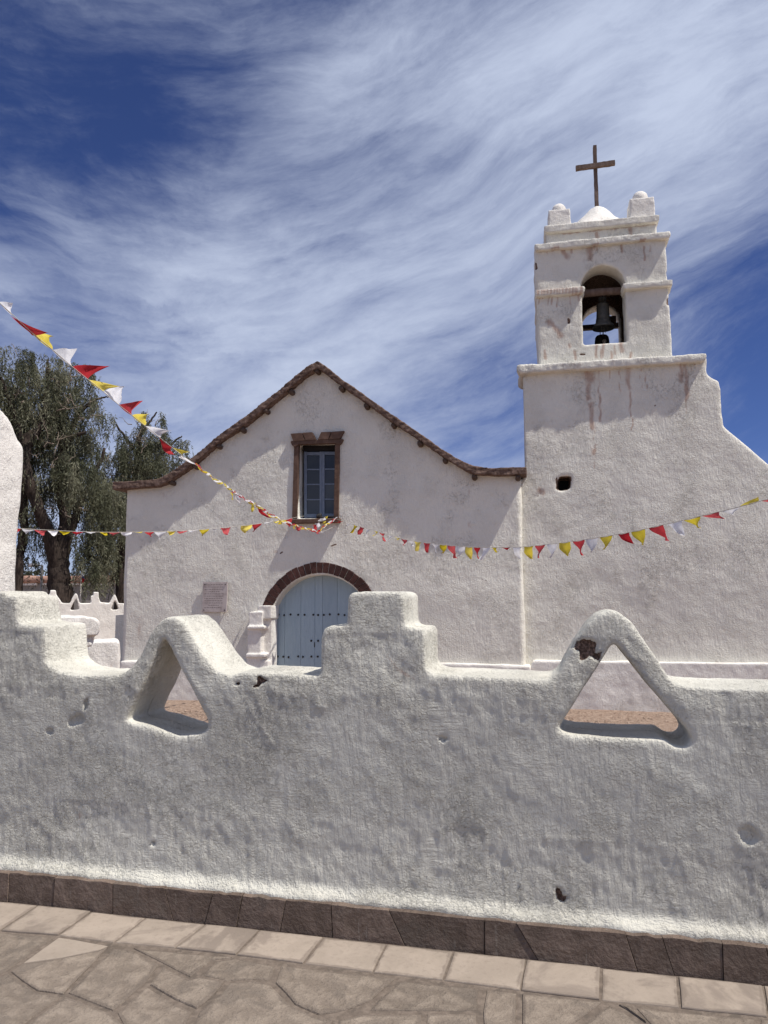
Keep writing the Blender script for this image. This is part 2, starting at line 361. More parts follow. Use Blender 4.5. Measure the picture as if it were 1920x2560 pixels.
# ------------------------------------------------------------------ ground
def sheet(x0, x1, y0, y1, z): return [(x0, y0, z), (x1, y0, z), (x1, y1, z), (x0, y1, z)], [(0, 1, 2, 3)]
def plain(name, geo, mat): o = obj(name, geo, mat); o['kind'] = 'structure'; return o
plain('ground', sheet(-700, 700, -700, 900, GZ-.25), M['dust'])
plain('street', box(-60, 60, -40, 3.72, GZ-.2, -.006), M['mortar'])
# the yard: gravel with real unevenness near the wall
gx, gy = np.meshgrid(np.linspace(-34, 14, 300), np.linspace(3.73, 34, 220)); P = np.stack([gx.ravel(), gy.ravel(), np.zeros(gx.size)], 1)
P[:, 2] = GZ + pn(P, .5, 1)*.03 + pn(P, 3.1, 2)*.012
idx = np.arange(gx.size).reshape(gx.shape); Q = np.stack([idx[:-1, :-1], idx[:-1, 1:], idx[1:, 1:], idx[1:, :-1]], -1).reshape(-1, 4)
yard = obj('yard_ground', (P, Q), M['gravel'], smooth=True); yard['kind'] = 'structure'
# loose pebbles seen through the openings
pv, pf = [], []
for i in range(5200):
    x = random.uniform(-6.5, 2.6); y = random.uniform(5.2, 12.7); s = random.uniform(.012, .04)
    k = len(pv); a = random.random()*6
    for j in range(5): pv.append((x+s*math.cos(a+j*1.257), y+s*math.sin(a+j*1.257), GZ+.002))
    pv.append((x, y, GZ+s*.9)); pf += [(k+j, k+(j+1) % 5, k+5) for j in range(5)]
o = obj('pebbles', (np.array(pv), np.array(pf)), M['gravel']); o['kind'] = 'stuff'; o['label'] = 'loose brown pebbles scattered over the church yard'

# ------------------------------------------------------------------ pavement
pave = thing('pavement', None, None, (0, 0, 0), kind='structure')
def inset(poly, d):
    n = len(poly); res = []
    A = sum(poly[i][0]*poly[(i+1) % n][1]-poly[(i+1) % n][0]*poly[i][1] for i in range(n)); sg = 1 if A > 0 else -1
    for i in range(n):
        p0, p1, p2 = (np.array(poly[(i-1) % n]), np.array(poly[i]), np.array(poly[(i+1) % n]))
        e1 = p1-p0; e2 = p2-p1; e1 /= np.linalg.norm(e1)+1e-9; e2 /= np.linalg.norm(e2)+1e-9
        n1_ = np.array([-e1[1], e1[0]])*sg; n2_ = np.array([-e2[1], e2[0]])*sg; b_ = n1_+n2_; l = max(.5, float(b_@b_)/2)
        res.append(tuple(p1+b_/l*d))
    return res
def slab(poly, z, t, gap=.003, ch=.006):
    # ragged edge, chamfered top
    pts = []
    for i in range(len(poly)):
        a, b_ = poly[i], poly[(i+1) % len(poly)]; m_ = max(1, int(math.dist(a, b_)/.09))
        for k in range(m_):
            f = k/m_; j = .0035 if k else 0
            pts.append((a[0]+(b_[0]-a[0])*f+random.uniform(-j, j), a[1]+(b_[1]-a[1])*f+random.uniform(-j, j)))
    r0 = inset(pts, gap); r1 = inset(pts, gap+ch*.4); r2 = inset(pts, gap+ch*1.6); n = len(pts); V = []
    tl = (random.uniform(-.003, .003), random.uniform(-.003, .003)); c = np.mean(pts, 0)
    f = lambda x, y, h: (x, y, h+(x-c[0])*tl[0]+(y-c[1])*tl[1])
    r3 = [(x+(c[0]-x)*.17+random.uniform(-.006, .006), y+(c[1]-y)*.17+random.uniform(-.006, .006)) for x, y in r2]
    V += [(x, y, z-t) for x, y in r0]+[f(x, y, z-ch) for x, y in r0]+[f(x, y, z-ch*.25) for x, y in r1]+[f(x, y, z) for x, y in r2]+[f(x, y, z) for x, y in r3]
    Fc = [(k*n+i, k*n+(i+1) % n, (k+1)*n+(i+1) % n, (k+1)*n+i) for k in range(4) for i in range(n)]
    Fc.append(tuple(range(4*n, 5*n)))
    SLAB_EDGE[:] = [1.0]*(4*n)+[0.0]*n
    return V, Fc
G = lambda x, y: tuple(ground(x, y)[:2])
tops = [(87, 2268), (214, 2288), (356, 2300), (512, 2311), (651, 2323), (810, 2340), (966, 2361), (1134, 2378), (1316, 2396), (1503, 2415), (1692, 2433), (1903, 2453)]
bots = [(0, 2326), (145, 2337), (284, 2355), (437, 2369), (590, 2386), (758, 2408), (932, 2430), (1108, 2450), (1301, 2475), (1501, 2499), (1701, 2519), (1920, 2542)]
T = [G(*p) for p in tops]; B = [G(*p) for p in bots]
T = [(x, 3.453) for x, y in T]
for k in range(6):
    T.insert(0, (T[0][0]-.29, 3.445)); B.insert(0, (B[0][0]-.29, B[0][1]))
for k in range(8): T.append((T[-1][0]+.27, 3.445)); B.append((B[-1][0]+.27, B[-1][1]))
for i in range(len(T)-1): obj('paving_slab', slab([T[i], T[i+1], B[i+1], B[i]], random.uniform(-.002, .004), .05, .0045, .005), M['row'], pave, attrs=SLAB_EDGE)
STONES = [
 [(-150, 2313), (0, 2328), (141, 2340), (23, 2424), (0, 2438), (-160, 2520)],
 [(283, 2369), (324, 2372), (403, 2409), (366, 2457), (283, 2529), (231, 2508), (165, 2482)],
 [(330, 2368), (360, 2370), (585, 2391), (532, 2400), (476, 2444), (407, 2409)],
 [(407, 2411), (474, 2446), (501, 2440), (566, 2452), (542, 2484), (492, 2523), (432, 2497), (370, 2461)],
 [(368, 2462), (430, 2499), (486, 2526), (462, 2575), (440, 2620), (330, 2620), (288, 2531)],
 [(164, 2486), (228, 2510), (284, 2533), (330, 2575), (320, 2640), (60, 2564)],
 [(21, 2428), (93, 2477), (158, 2490), (58, 2562), (-60, 2660), (-240, 2580), (-160, 2522), (0, 2440)],
 [(537, 2399), (590, 2391), (694, 2411), (680, 2450), (640, 2448), (568, 2451), (503, 2438)],
 [(700, 2411), (995, 2444), (933, 2498), (879, 2521), (840, 2531), (794, 2537), (734, 2511), (684, 2456)],
 [(570, 2455), (640, 2450), (679, 2460), (732, 2514), (797, 2542), (838, 2550), (800, 2630), (466, 2640), (470, 2590), (494, 2528), (547, 2486)],
 [(1000, 2448), (1202, 2467), (1197, 2526), (915, 2527), (938, 2500)],
 [(905, 2531), (1059, 2530), (1055, 2620), (808, 2635), (842, 2548)],
 [(1062, 2530), (1195, 2530), (1200, 2640), (1058, 2640)],
 [(1213, 2471), (1296, 2481), (1292, 2620), (1207, 2620), (1203, 2527)],
 [(1301, 2480), (1512, 2503), (1430, 2565), (1400, 2620), (1298, 2620)],
 [(1523, 2506), (1560, 2526), (1616, 2562), (1680, 2620), (1410, 2620), (1440, 2563)],
 [(1582, 2514), (1892, 2543), (1884, 2620), (1700, 2620), (1622, 2558)],
 [(1540, 2508), (1576, 2513), (1617, 2556), (1566, 2524)],
 [(1897, 2543), (2060, 2560), (2080, 2660), (1888, 2630)]]
for p in STONES: obj('flagstone', slab([G(*q) for q in p], random.uniform(-.003, .002), .05, .0075, .006), M['paving'], pave, attrs=SLAB_EDGE)
# the slab with a bleached corner: two colours of one stone, split along its crack
obj('flagstone', slab([G(*q) for q in [(147, 2343), (272, 2364), (250, 2374), (150, 2395), (56, 2408)]], .001, .05, .003, .004), M['pale_patch'], pave, attrs=SLAB_EDGE)
obj('flagstone', slab([G(*q) for q in [(272, 2364), (158, 2484), (93, 2475), (27, 2428), (56, 2408), (150, 2395), (250, 2374)]], .0, .05, .002, .004), M['paving'], pave, attrs=SLAB_EDGE)
# loosely squared slabs going on outside the picture
for i in range(-8, 10):
    for j in range(7):
        x = i*.52+random.uniform(-.03, .03)+.2; y = 2.35-j*.42
        if -2.6 < x < 1.4 and j < 1 and y > 2.2: y -= .0
        q = [(x, y), (x+.5, y), (x+.5, y-.4), (x, y-.4)]
        obj('flagstone', slab([(a+random.uniform(-.03, .03), b_+random.uniform(-.02, .02)) for a, b_ in q], -.002, .05, .004, .007), M['paving'], pave, attrs=SLAB_EDGE)

# ------------------------------------------------------------------ street wall
W4 = lambda pts: WALL.poly(pts, 0, (0, 1240), 2.676)
W5 = lambda pts: WALL.poly(pts, 0, (560, 1360), 2.676)
W6 = lambda pts: WALL.poly(pts, 0, (1300, 1480), 2.676)
bw = thing('street_wall', 'long rough whitewashed wall along the pavement with stepped and triangular crests', 'wall', (-1, 3.7, 0))
zt = W4([(600, 1205)])[0][1]
out_ = [(-4.2, .085), (-4.2, 1.62), (-3.0, 1.60)] + W4([(0, 665), (95, 668), (112, 850), (170, 862), (288, 868), (300, 1120), (375, 1175), (520, 1200), (800, 1195), (870, 1145), (935, 1050), (1000, 905), (1055, 838), (1110, 806), (1170, 812), (1230, 862), (1300, 970), (1370, 1085), (1440, 1170), (1540, 1208)])
out_ += W5([(100, 860), (400, 870), (600, 885), (637, 878), (640, 620), (660, 565), (700, 547), (812, 548), (818, 345), (850, 318), (1170, 318), (1206, 345), (1208, 560), (1325, 566), (1345, 600), (1345, 830), (1400, 875), (1659, 885)])
out_ += W6([(60, 585), (200, 590), (255, 545), (310, 440), (380, 318), (450, 218), (520, 148), (600, 122), (665, 132), (752, 200), (822, 300), (900, 412), (955, 498), (1010, 585), (1070, 625), (1300, 640), (1659, 652)])
xr = out_[-1][0]; zr = out_[-1][1]
out_ += [(xr+.9, zr), (xr+1.0, zr+.22), (xr+1.15, zr+.24), (xr+1.2, zr+.42), (xr+1.5, zr+.42), (xr+1.55, zr+.2), (xr+1.7, zr+.2), (xr+1.75, zr), (xr+4.5, zr), (xr+4.5, .085)]
h1 = W4([(1085, 945), (1140, 1040), (1210, 1180), (1290, 1330), (1350, 1455), (1372, 1500), (1372, 1560), (1330, 1590), (1180, 1612), (1060, 1570), (960, 1535), (850, 1515), (835, 1500), (880, 1400), (935, 1290), (1000, 1140), (1050, 1010)])
h2 = W6([(626, 335), (680, 400), (760, 500), (860, 630), (960, 745), (1050, 850), (1120, 930), (1155, 1000), (1105, 1050), (1030, 1035), (960, 985), (700, 985), (500, 975), (350, 962), (280, 945), (258, 915), (300, 850), (400, 690), (500, 540), (570, 430)])
TH = .40
V, Q, NN = voxel(prism(out_, 3.49, 3.49+TH, [h1, h2]), .0095, 22, .5)
# worn shape: crests thinner, foot thicker, brush marks and trowel dents
z = V[:, 2]; ymid = 3.49+TH/2; side = V[:, 1]-ymid
V[:, 1] = ymid + side*(1-.14*np.clip((z-1.1)/.5, 0, 1))
foot = np.exp(-(np.clip(z-.146, 0, None)/.030)**2)*(.040+pn(V, (7, 7, 7), 77)*.014) + np.clip(.36-z, 0, 1)*.05 + (z-1.25)*.044
V[:, 1] -= np.where(side < 0, foot, 0); V[:, 2] += np.where(z < .3, pn(V, (7, 7, 1), 78)*.010, 0)
_a, _b = math.cos(.6), math.sin(.6); VR = V @ np.array([[_a, .2, -_b], [-.3, 1, .25], [_b, -.1, _a]])
d = pn(VR, 1.1, 1)*.008 + pn(VR, 4.2, 2)*.0035 + pn(VR, (12, 12, 10), 3)*.0020
d += pn(V, (31, 31, 24), 4)*.0017 + np.abs(pn(VR, 8, 5))*-.0026 + pn(V, (48, 48, 14), 7)*.0013
d += np.clip(pn(V, (28, 28, 4), 6)-.22, 0, 1)*.004
d *= np.where((V[:, 1] > 3.50) & (V[:, 2] > .5), .55, 1.0)
px_ = lambda x, y: WALL.at(x, y)
def seg(a, b_, w): p, q = px_(*a), px_(*b_); return (p[0], p[1], q[0], q[1], w)
pits = [seg((176, 1806), (196, 1797), .022), seg((211, 1754), (211, 1770), .010), seg((115, 1828), (122, 1830), .012), seg((1879, 2090), (1881, 2096), .030), seg((1100, 1848), (1108, 1850), .009), seg((365, 2115), (372, 2118), .007)]
chips = [seg((1448, 1618), (1480, 1628), .030), seg((1462, 1604), (1462, 1642), .022), seg((634, 1712), (655, 1708), .013), seg((643, 1704), (660, 1702), .011), seg((589, 1712), (593, 1712), .009), seg((1392, 2240), (1404, 2258), .013), seg((1398, 2252), (1412, 2260), .009)]
fr = V[:, 1] < ymid
pm = segmask(V, pits, .016, 22)*fr; cm = segmask(V, chips, .024, 24)*(V[:, 1] < 3.49+.16)
d -= np.clip((pm-.38)/.22, 0, 1)*.015 + np.clip((cm-.42)/.16, 0, 1)*.014
cuts = [seg((610, 1740), (625, 1780), .004), seg((625, 1780), (682, 1870), .004), seg((640, 1745), (655, 1790), .003), seg((1262, 2170), (1262, 2270), .003), seg((1700, 2090), (1700, 2150), .004), seg((1290, 2160), (1310, 2270), .003), seg((1808, 1880), (1810, 1935), .004)]
d -= np.clip(segmask(V, cuts, .004)*2-1, 0, 1)*fr*-.004
V = V+NN*d[:, None]
pst = segmask(V, [seg((180, 2040), (180, 2050), .02), seg((375, 2112), (380, 2125), .012), seg((965, 1640), (1030, 1700), .01)], .03)*.75*fr
obj('wall_body', (V, Q), M['wall'], bw, True, {'chip_shade': cm+(pm > .9)*0, 'stain': pst})
# brown stone plinth
zp = .142
PL = [(-240, -250), (-100, -110), (30, 26), (144, 138), (290, 290), (418, 450), (540, 512), (612, 592), (720, 700), (832, 838), (975, 1030), (1213, 1213), (1290, 1365), (1560, 1600), (1650, 1690), (1798, 1800), (1905, 1930), (2060, 2090), (2260, 2280)]
obj('mortar', box(-4.2, xr+4.5, 3.475, 3.80, -.15, .10), M['mortar'], bw)
for i in range(len(PL)-1):
    tx = lambda x: WALL.at(x, 2260)[0]; bx_ = lambda x: WALL.at(x, 2350)[0]
    a, b_ = tx(PL[i][0]), tx(PL[i+1][0]); c, e = bx_(PL[i][1]), bx_(PL[i+1][1])
    top = [(b_+(a-b_)*k/5, zp+random.uniform(-.004, .005)) for k in range(6)]
    poly = [(c, -.06), (e, -.06)]+[(b_, zp+random.uniform(-.004, .004))]+top[1:5]+[(a, zp)]
    poly = inset(poly, .0009); y = 3.459+random.uniform(-.004, .004)
    g = prism(poly, y, 3.55); V_, F_ = g; n = len(poly); c_ = np.mean(poly, 0)
    V_ = [(x+(c_[0]-x)*.012, yy, zz+(c_[1]-zz)*.03) if yy < 3.5 else (x, yy, zz) for x, yy, zz in V_]
    ring = [(x, y+.006, zz) for x, zz in poly]                 # chamfer ring
    V2 = list(V_)+ring; k = len(V_)
    F2 = [f for f in F_ if not (len(f) == 4)]+[(j, (j+1) % n, k+(j+1) % n, k+j) for j in range(n)]+[(k+j, k+(j+1) % n, n+(j+1) % n, n+j) for j in range(n)]
    obj('plinth_stone', (V2, F2), M['plinth'], bw)

# gateway pier rising at the left end of the wall
x0 = WALL.at(48, 1480, .62)[0]
def on_x(px, py):
    dd = ray(px, py); t_ = x0/dd.x; p = CAM+dd*t_; return (p.y, p.z)
yb, zb = on_x(48, 1480)
prof = [(3.42, -.1), (yb, -.1), (yb, on_x(50, 1112)[1])]+[on_x(*p) for p in ((49, 1096), (45, 1077), (37, 1058), (27, 1041), (14, 1026), (0, 1012), (-20, 996))]+[(3.5, on_x(-20, 1000)[1]+.06), (3.42, on_x(-20, 1000)[1])]
gv, gf = prism(prof, 0, .75); gv = [(x0-y, x, z_) for x, y, z_ in gv]
gv2, gf2 = prism([(x0-2.9, -.1), (x0-2.2, -.1), (x0-2.2, 2.1), (x0-1.9, 2.45), (x0-1.45, 2.6), (x0-1.0, 2.45), (x0-.7, 2.1), (x0-.7, 2.5), (x0-.7, 3.05), (x0-1.45, 3.5), (x0-2.2, 3.05), (x0-2.9, 2.9)], 3.46, yb-.05)
gate = thing('gateway', 'tall whitewashed gateway pier with a sloping shoulder, at the left end of the street wall', 'gateway', (x0-.35, 3.8, 0))
V, Q, NN = voxel(join((gv, gf), (gv2, gf2)), .024, 16)
V = V+NN*(pn(V, 1.5, 8)*.018+pn(V, 6, 9)*.006)[:, None]
obj('pier', (V, Q), M['trim'], gate, True)

# ------------------------------------------------------------------ church
church = thing('church', 'whitewashed adobe church front with curved gable roof, brown window surround and blue arched door', 'church', (0, 0, 0), CH)
ROOF = [(280, 1205), (339, 1201), (392, 1197), (416, 1187), (459, 1158), (492, 1133), (552, 1082), (611, 1042), (664, 1000), (731, 946), (770, 914), (792, 901), (810, 912), (853, 946), (916, 989), (983, 1038), (1049, 1082), (1102, 1119), (1142, 1145), (1185, 1166), (1235, 1169), (1316, 1167)]
OV = -.18
rt = CH.poly(ROOF, OV); rb = CH.poly([(x, y+19) for x, y in ROOF], OV)
rt = [(x+pn(np.array([[x*3, 0, 0.]]), 1)[0]*.02, z_) for x, z_ in rt]
V, Q, NN = voxel(prism(rt+rb[::-1], OV, .8), .018, 1); V = V+NN*(pn(V, 3, 1)*.010+pn(V, (7, 7, 24), 2)*.009+pn(V, 30, 3)*.005)[:, None]
roof = obj('roof', (V, Q), M['thatch'], church, True)
obj('roof_slab', prism([(x, z_-.012) for x, z_ in rt]+[(x, z_+.012) for x, z_ in rb[::-1]], .78, 15), M['thatch'], church)
BE = [(282, 520), (372, 446), (460, 378), (550, 308), (640, 238), (733, 168), (833, 92), (925, 154), (1018, 218), (1120, 288), (1220, 355), (1315, 418), (1425, 490), (1590, 500)]
rbx = [p[0] for p in rb]; rbz = [p[1] for p in rb]
for bx0, by0 in BE:
    u, w = CH.at(240+bx0/1.508, 860+by0/1.508, OV+.04); r_ = .050+random.uniform(-.006, .006); w = float(np.interp(u, rbx, rbz))-r_*.8
    sl = (np.interp(u+.1, rbx, rbz)-np.interp(u-.1, rbx, rbz))/.2
    pts = [(u+random.uniform(-.01, .01), OV+.03+random.uniform(-.02, .02), w), (u, 0, w-.005), (u, .45, w)]
    obj('roof_beam', tube(pts, [r_*.95, r_, r_], 9), M['beam'], roof, True)
# facade
zl, zr_ = CH.at(302, 1758)[1], CH.at(1318, 1758)[1]
fl_, fr_ = CH.at(302, 1758)[0], CH.at(1316, 1758)[0]
def wall_top():
    res = []
    for x, z_ in rb[::-1]:
        if CH.at(316, 1222)[0] < x < CH.at(1298, 1195)[0]: res.append((x, z_+.06))
    return res
eL = CH.at(316, 1222)[0]; eR = CH.at(1302, 1195)[0]
tp = wall_top()
fac = [(fl_, -.3), (CH.at(301, 1650)[0], CH.at(301, 1650)[1]), (eL-.02, CH.at(312, 1330)[1]), (eL, tp[-1][1])]+tp[::-1]+[(eR, tp[0][1]), (CH.at(1310, 1450)[0], CH.at(1310, 1450)[1]), (fr_, -.3)]
dc = CH.at(560+640/2.676, 1360+554/2.676); DR = 349/2.676/F*13.35
# jamb measured on the plane
DR = abs(CH.at(560+640/2.676, 1360+205/2.676)[1]-dc[1])
door_hole = [(dc[0]-DR-.02, -.2), (dc[0]+DR+.02, -.2)]+[(dc[0]+DR*math.cos(a), dc[1]+DR*math.sin(a)) for a in np.linspace(0, math.pi, 25)]
wh = CH.poly([(745, 1296), (835, 1294), (838, 1108), (746, 1110)])
fac = [fac[0]]+[(door_hole[0][0], -.3)]+[(dc[0]+DR*math.cos(a), dc[1]+DR*math.sin(a)) for a in np.linspace(math.pi, 0, 25)]+[(door_hole[1][0], -.3)]+fac[::-1][:-1]
V, Q, NN = voxel(prism(fac, 0, .55, [wh]), .024, 4)
# right-hand corner worn into a soft splay, face uneven
uR = np.interp(V[:, 2], [-.3, CH.at(1310, 1450)[1], tp[0][1]], [fr_, CH.at(1310, 1450)[0], eR])
t_ = np.clip((V[:, 0]-(uR-.075))/.075, 0, 1); V[:, 1] += np.where(V[:, 1] < .25, t_**2*.075, 0)
lsp = np.clip(((fl_+.05)-V[:, 0])/.05, 0, 1); V[:, 1] += np.where(V[:, 1] < .2, lsp**2*.03, 0)
edge = np.exp(-((V[:, 0]-CH.at(747, 1200)[0])**2*0))
d = pn(V, .7, 1)*.022+pn(V, 2.6, 2)*.007+pn(V, 9, 3)*.0022+pn(V, 18, 3)*.0012
C = lambda a, b_, w: (*CH.at(*a), *CH.at(*b_), w)
chp = [C((700, 1385), (706, 1383), .02), C((828, 1365), (840, 1362), .02), C((1205, 1448), (1215, 1450), .012), C((340, 1550), (350, 1552), .006)]
stn = [C((355, 1540), (345, 1600), .09), C((430, 1535), (420, 1600), .05), C((412, 1235), (414, 1250), .06), C((1098, 1228), (1102, 1236), .05), C((1172, 1226), (1172, 1236), .03), C((1174, 1305), (1174, 1316), .05), C((640, 1400), (690, 1380), .05)]
st = segmask(V, stn, .05)*.55; cm = segmask(V, chp, .03)*.8
keep = (V[:, 1] < .1)
V = V+NN*(d*np.where(V[:, 1] < .3, 1, .3))[:, None]
obj('facade_wall', (V, Q), M['facade'], church, True, {'chip_shade': cm*keep, 'stain': st*keep})
nave = [(fl_+.06, -.3)]+[(min(max(x, fl_+.06), fr_-.4), z_-.06) for x, z_ in ((eL+.05, tp[-1][1]),)]+[(x, z_-.08) for x, z_ in tp[::-1]]+[(fr_-.4, tp[0][1]-.08), (fr_-.4, -.3)]
obj('nave_wall', prism(nave, .60, 14.5), M['facade'], church)
# plinth ledge along the foot
def ledge(name, pxs, off, prot, parent, mat):
    pts = [CH.at(x, y, off-prot) for x, y in pxs]
    poly = [(pts[0][0], -.3), (pts[-1][0], -.3)]+pts[::-1]
    V, Q, NN = voxel(prism(poly, off-prot, off+.2), .022, 5)
    V = V+NN*(pn(V, 2, 1)*.012+pn(V, 8, 2)*.005)[:, None]
    return obj(name, (V, Q), mat, parent, True)
ledge('plinth', [(299, 1652), (400, 1654), (560, 1655), (618, 1656)], 0, .10, church, M['trim'])
ledge('plinth', [(1005, 1656), (1100, 1658), (1250, 1662), (1326, 1666)], 0, .10, church, M['trim'])
# door
doff = .235
du0 = CH.at(560+345/2.676, 1560, doff)[0]; dcx = CH.at(560+662/2.676, 1560, doff)[0]; dcz = CH.at(560+662/2.676, 1360+554/2.676, doff)[1]
drr = abs(CH.at(820, 1360+214/2.676, doff)[1]-dcz)+.05
dr = thing('door', None, None, (0, 0, 0)); bpy.data.objects.remove(dr)
door = obj('door', prism([(dc[0]-DR-.05, -.1), (dc[0]+DR+.05, -.1)]+[(dc[0]+(DR+.05)*math.cos(a), dc[1]+(DR+.05)*math.sin(a)) for a in np.linspace(0, math.pi, 21)], doff+.035, doff+.08), M['dark'], church)
edges = [CH.at(x, 1560, doff)[0] for x in (676, 712, 752, 787, 806, 843, 882, 920, 962)]
for i in range(len(edges)-1):
    a, b_ = edges[i]+.0014, edges[i+1]-.0014; rr_ = DR+.03
    xs = np.linspace(a, b_, 5); topz = [dc[1]+math.sqrt(max(0, rr_**2-(x-dc[0])**2)) if abs(x-dc[0]) < rr_ else dc[1] for x in xs]
    poly = [(a, -.05), (b_, -.05)]+[(x, zz) for x, zz in zip(xs[::-1], topz[::-1])]
    o = obj('plank', prism(poly, doff+random.uniform(-.002, .002), doff+.034), M['door'], door)
    bv = o.modifiers.new('b', 'BEVEL'); bv.width = .004; bv.segments = 1
stud0 = None
def stud(x, y):
    global stud0
    u, w = CH.at(x, y, doff-.01)
    if stud0 is None:
        V_, F_ = lathe([(.001, .0), (.013, .004), (.019, .012), (.021, .024)], (0, 0, 0), 8)
        V_ = [(a, c-.014, b_) for a, b_, c in V_]
        o = stud0 = obj('stud', (V_, F_), M['iron'], None, True); o.parent = door
    else: o = stud0.copy(); COL.objects.link(o); o.parent = door
    o.location = (u, doff-.008, w)
for x in (696, 710, 726, 745, 761, 783, 795, 809, 824, 846, 861, 878): stud(x, 1537+random.uniform(-1.5, 1.5))
for x in (694, 708, 721, 745, 757, 778, 794, 812, 829, 846): stud(x, 1642+random.uniform(-1.2, 1.2))
for x in (778, 795, 830, 846): stud(x, 1602)
u, w = CH.at(786, 1610, doff-.01); obj('keyhole', box(u-.008, u+.008, doff-.006, doff+.01, w-.06, w+.03), M['iron'], door)
# brick arch over the door
RO = 432/349*DR; n = 23
for i in range(n):
    a0 = math.radians(19)+math.radians(142)*i/n; a1 = math.radians(19)+math.radians(142)*(i+1)/n
    ri = DR*1.03+random.uniform(-.004, .006); ro = RO+random.uniform(-.010, .010); g_ = .006/ri
    poly = [(dc[0]+ri*math.cos(a0+g_*.6), dc[1]+ri*math.sin(a0+g_*.6)), (dc[0]+ro*math.cos(a0+g_*.5), dc[1]+ro*math.sin(a0+g_*.5)), (dc[0]+ro*math.cos(a1-g_*.5), dc[1]+ro*math.sin(a1-g_*.5)), (dc[0]+ri*math.cos(a1-g_*.6), dc[1]+ri*math.sin(a1-g_*.6))]
    o = obj('arch_brick', prism(poly, -.02+random.uniform(-.003, .003), .08), M['brick'], church)
    bv = o.modifiers.new('b', 'BEVEL'); bv.width = .006; bv.segments = 1
# pilasters beside the door
def pil(sx):
    P4 = lambda x, y, off: CH.at(490+x/5.35, 1430+y/5.35, off)
    q = [P4(820, 450, -.10), P4(1015, 450, -.10), P4(1020, 640, -.10)]
    g_ = []
    B_ = lambda xa, xb, ya, yb_, off, dep=.3: g_.append(box(P4(xa, ya, off)[0], P4(xb, ya, off)[0], off, dep, P4(xa, yb_, off)[1], P4(xa, ya, off)[1]))
    g_.append(box(P4(820, 450, -.2)[0], P4(1010, 450, -.2)[0], -.20, .2, P4(820, 630, -.2)[1], P4(820, 450, -.2)[1]))
    g_.append(box(P4(915, 630, -.1)[0], P4(1015, 630, -.1)[0], -.10, .2, -.3, P4(915, 600, -.1)[1]))
    g_.append(box(P4(705, 540, -.24)[0], P4(885, 540, -.24)[0], -.24, .2, P4(705, 740, -.24)[1], P4(705, 530, -.24)[1]))
    g_.append(box(P4(682, 730, -.28)[0], P4(915, 730, -.28)[0], -.28, .2, P4(682, 765, -.28)[1], P4(682, 722, -.28)[1]))
    g_.append(box(P4(690, 760, -.24)[0], P4(870, 760, -.24)[0], -.24, .2, P4(690, 1110, -.24)[1], P4(690, 755, -.24)[1]))
    g_.append(box(P4(660, 1100, -.28)[0], P4(920, 1100, -.28)[0], -.28, .2, P4(660, 1140, -.28)[1], P4(660, 1095, -.28)[1]))
    g_.append(box(P4(672, 1140, -.25)[0], P4(870, 1140, -.25)[0], -.25, .2, -.3, P4(672, 1130, -.25)[1]))
    g_.append(box(P4(860, 1190, -.22)[0], P4(965, 1190, -.22)[0], -.22, .2, -.3, P4(860, 1185, -.22)[1]))
    g_.append(box(P4(590, 1230, -.3)[0], P4(965, 1290, -.3)[0], -.30, .2, -.3, P4(590, 1290, -.3)[1]))
    gg = join(*g_)
    if sx < 0: gg = ([(2*dc[0]-x, y, z_) for x, y, z_ in gg[0]], gg[1])
    V, Q, NN = voxel(gg, .014, 5); V = V+NN*(pn(V, 3, 5)*.007+pn(V, 12, 6)*.003)[:, None]
    o = obj('pilaster', (V, Q), M['trim'], church, True); o['label'] = 'white moulded pilaster at the left of the door' if sx > 0 else 'white moulded pilaster at the right of the door'
pil(1); pil(-1)
# window surround
SW = lambda pts, off=0: CH.poly(pts, off)
def part(name, poly, y0, y1, mat, parent, bev=.006):
    o = obj(name, prism(poly, y0, y1), mat, parent)
    if bev: bv = o.modifiers.new('b', 'BEVEL'); bv.width = bev; bv.segments = 2; bv.limit_method = 'ANGLE'
    return o
sur = part('window_surround', SW([(726, 1105), (728, 1102), (857, 1097), (857, 1101), (853, 1108), (848, 1112), (838, 1108), (746, 1111), (735, 1118), (729, 1112)], -.06), -.06, .05, M['stonewood'], church)
part('jamb', SW([(735, 1116), (746.5, 1111), (742.5, 1296), (730, 1296)], -.03), -.032, .06, M['stonewood'], sur)
part('jamb', SW([(837.5, 1108), (849, 1111), (846, 1294), (834, 1294)], -.03), -.032, .06, M['stonewood'], sur)
for q in ([(726, 1084), (754, 1082), (762, 1101), (733, 1103)], [(755.5, 1082), (780, 1080), (790, 1099), (764, 1101)], [(803, 1080), (828, 1079), (820, 1098), (794, 1099)], [(829.5, 1079), (860, 1077), (850, 1096), (822, 1098)]):
    part('cornice_block', SW(q, -.07), -.07, .05, M['stonewood'], sur, .004)
part('sill', SW([(727, 1298), (849, 1295), (847, 1306), (729, 1309)], -.12), -.12, .25, M['stonewood'], sur, .01)
WO = .21
win = part('window_frame', SW([(759, 1296), (846, 1294), (849, 1127), (761, 1129)], WO+.03), WO+.03, WO+.05, M['dark'], church, 0)
def bar(x0_, x1_, y0_, y1_, d_=.0): part('sash_bar', SW([(x0_, y1_), (x1_, y1_), (x1_, y0_), (x0_, y0_)], WO), WO-d_, WO+.03, M['sash'], win, .003)
bar(760, 767, 1129, 1295); bar(799, 804.5, 1129, 1295, .004); bar(805, 811.5, 1129, 1295, .004); bar(842, 848, 1129, 1295)
bar(767, 799, 1130, 1138); bar(811.5, 842, 1129, 1137); bar(767, 799, 1285, 1294); bar(811.5, 842, 1284, 1293)
ys = [1138, 1173.5, 1211, 1249, 1285]
for k in (1, 2, 3): bar(767, 799, ys[k]-1.6, ys[k]+1.6, -.006); bar(811.5, 842, ys[k]-2.6, ys[k]+.6, -.006)
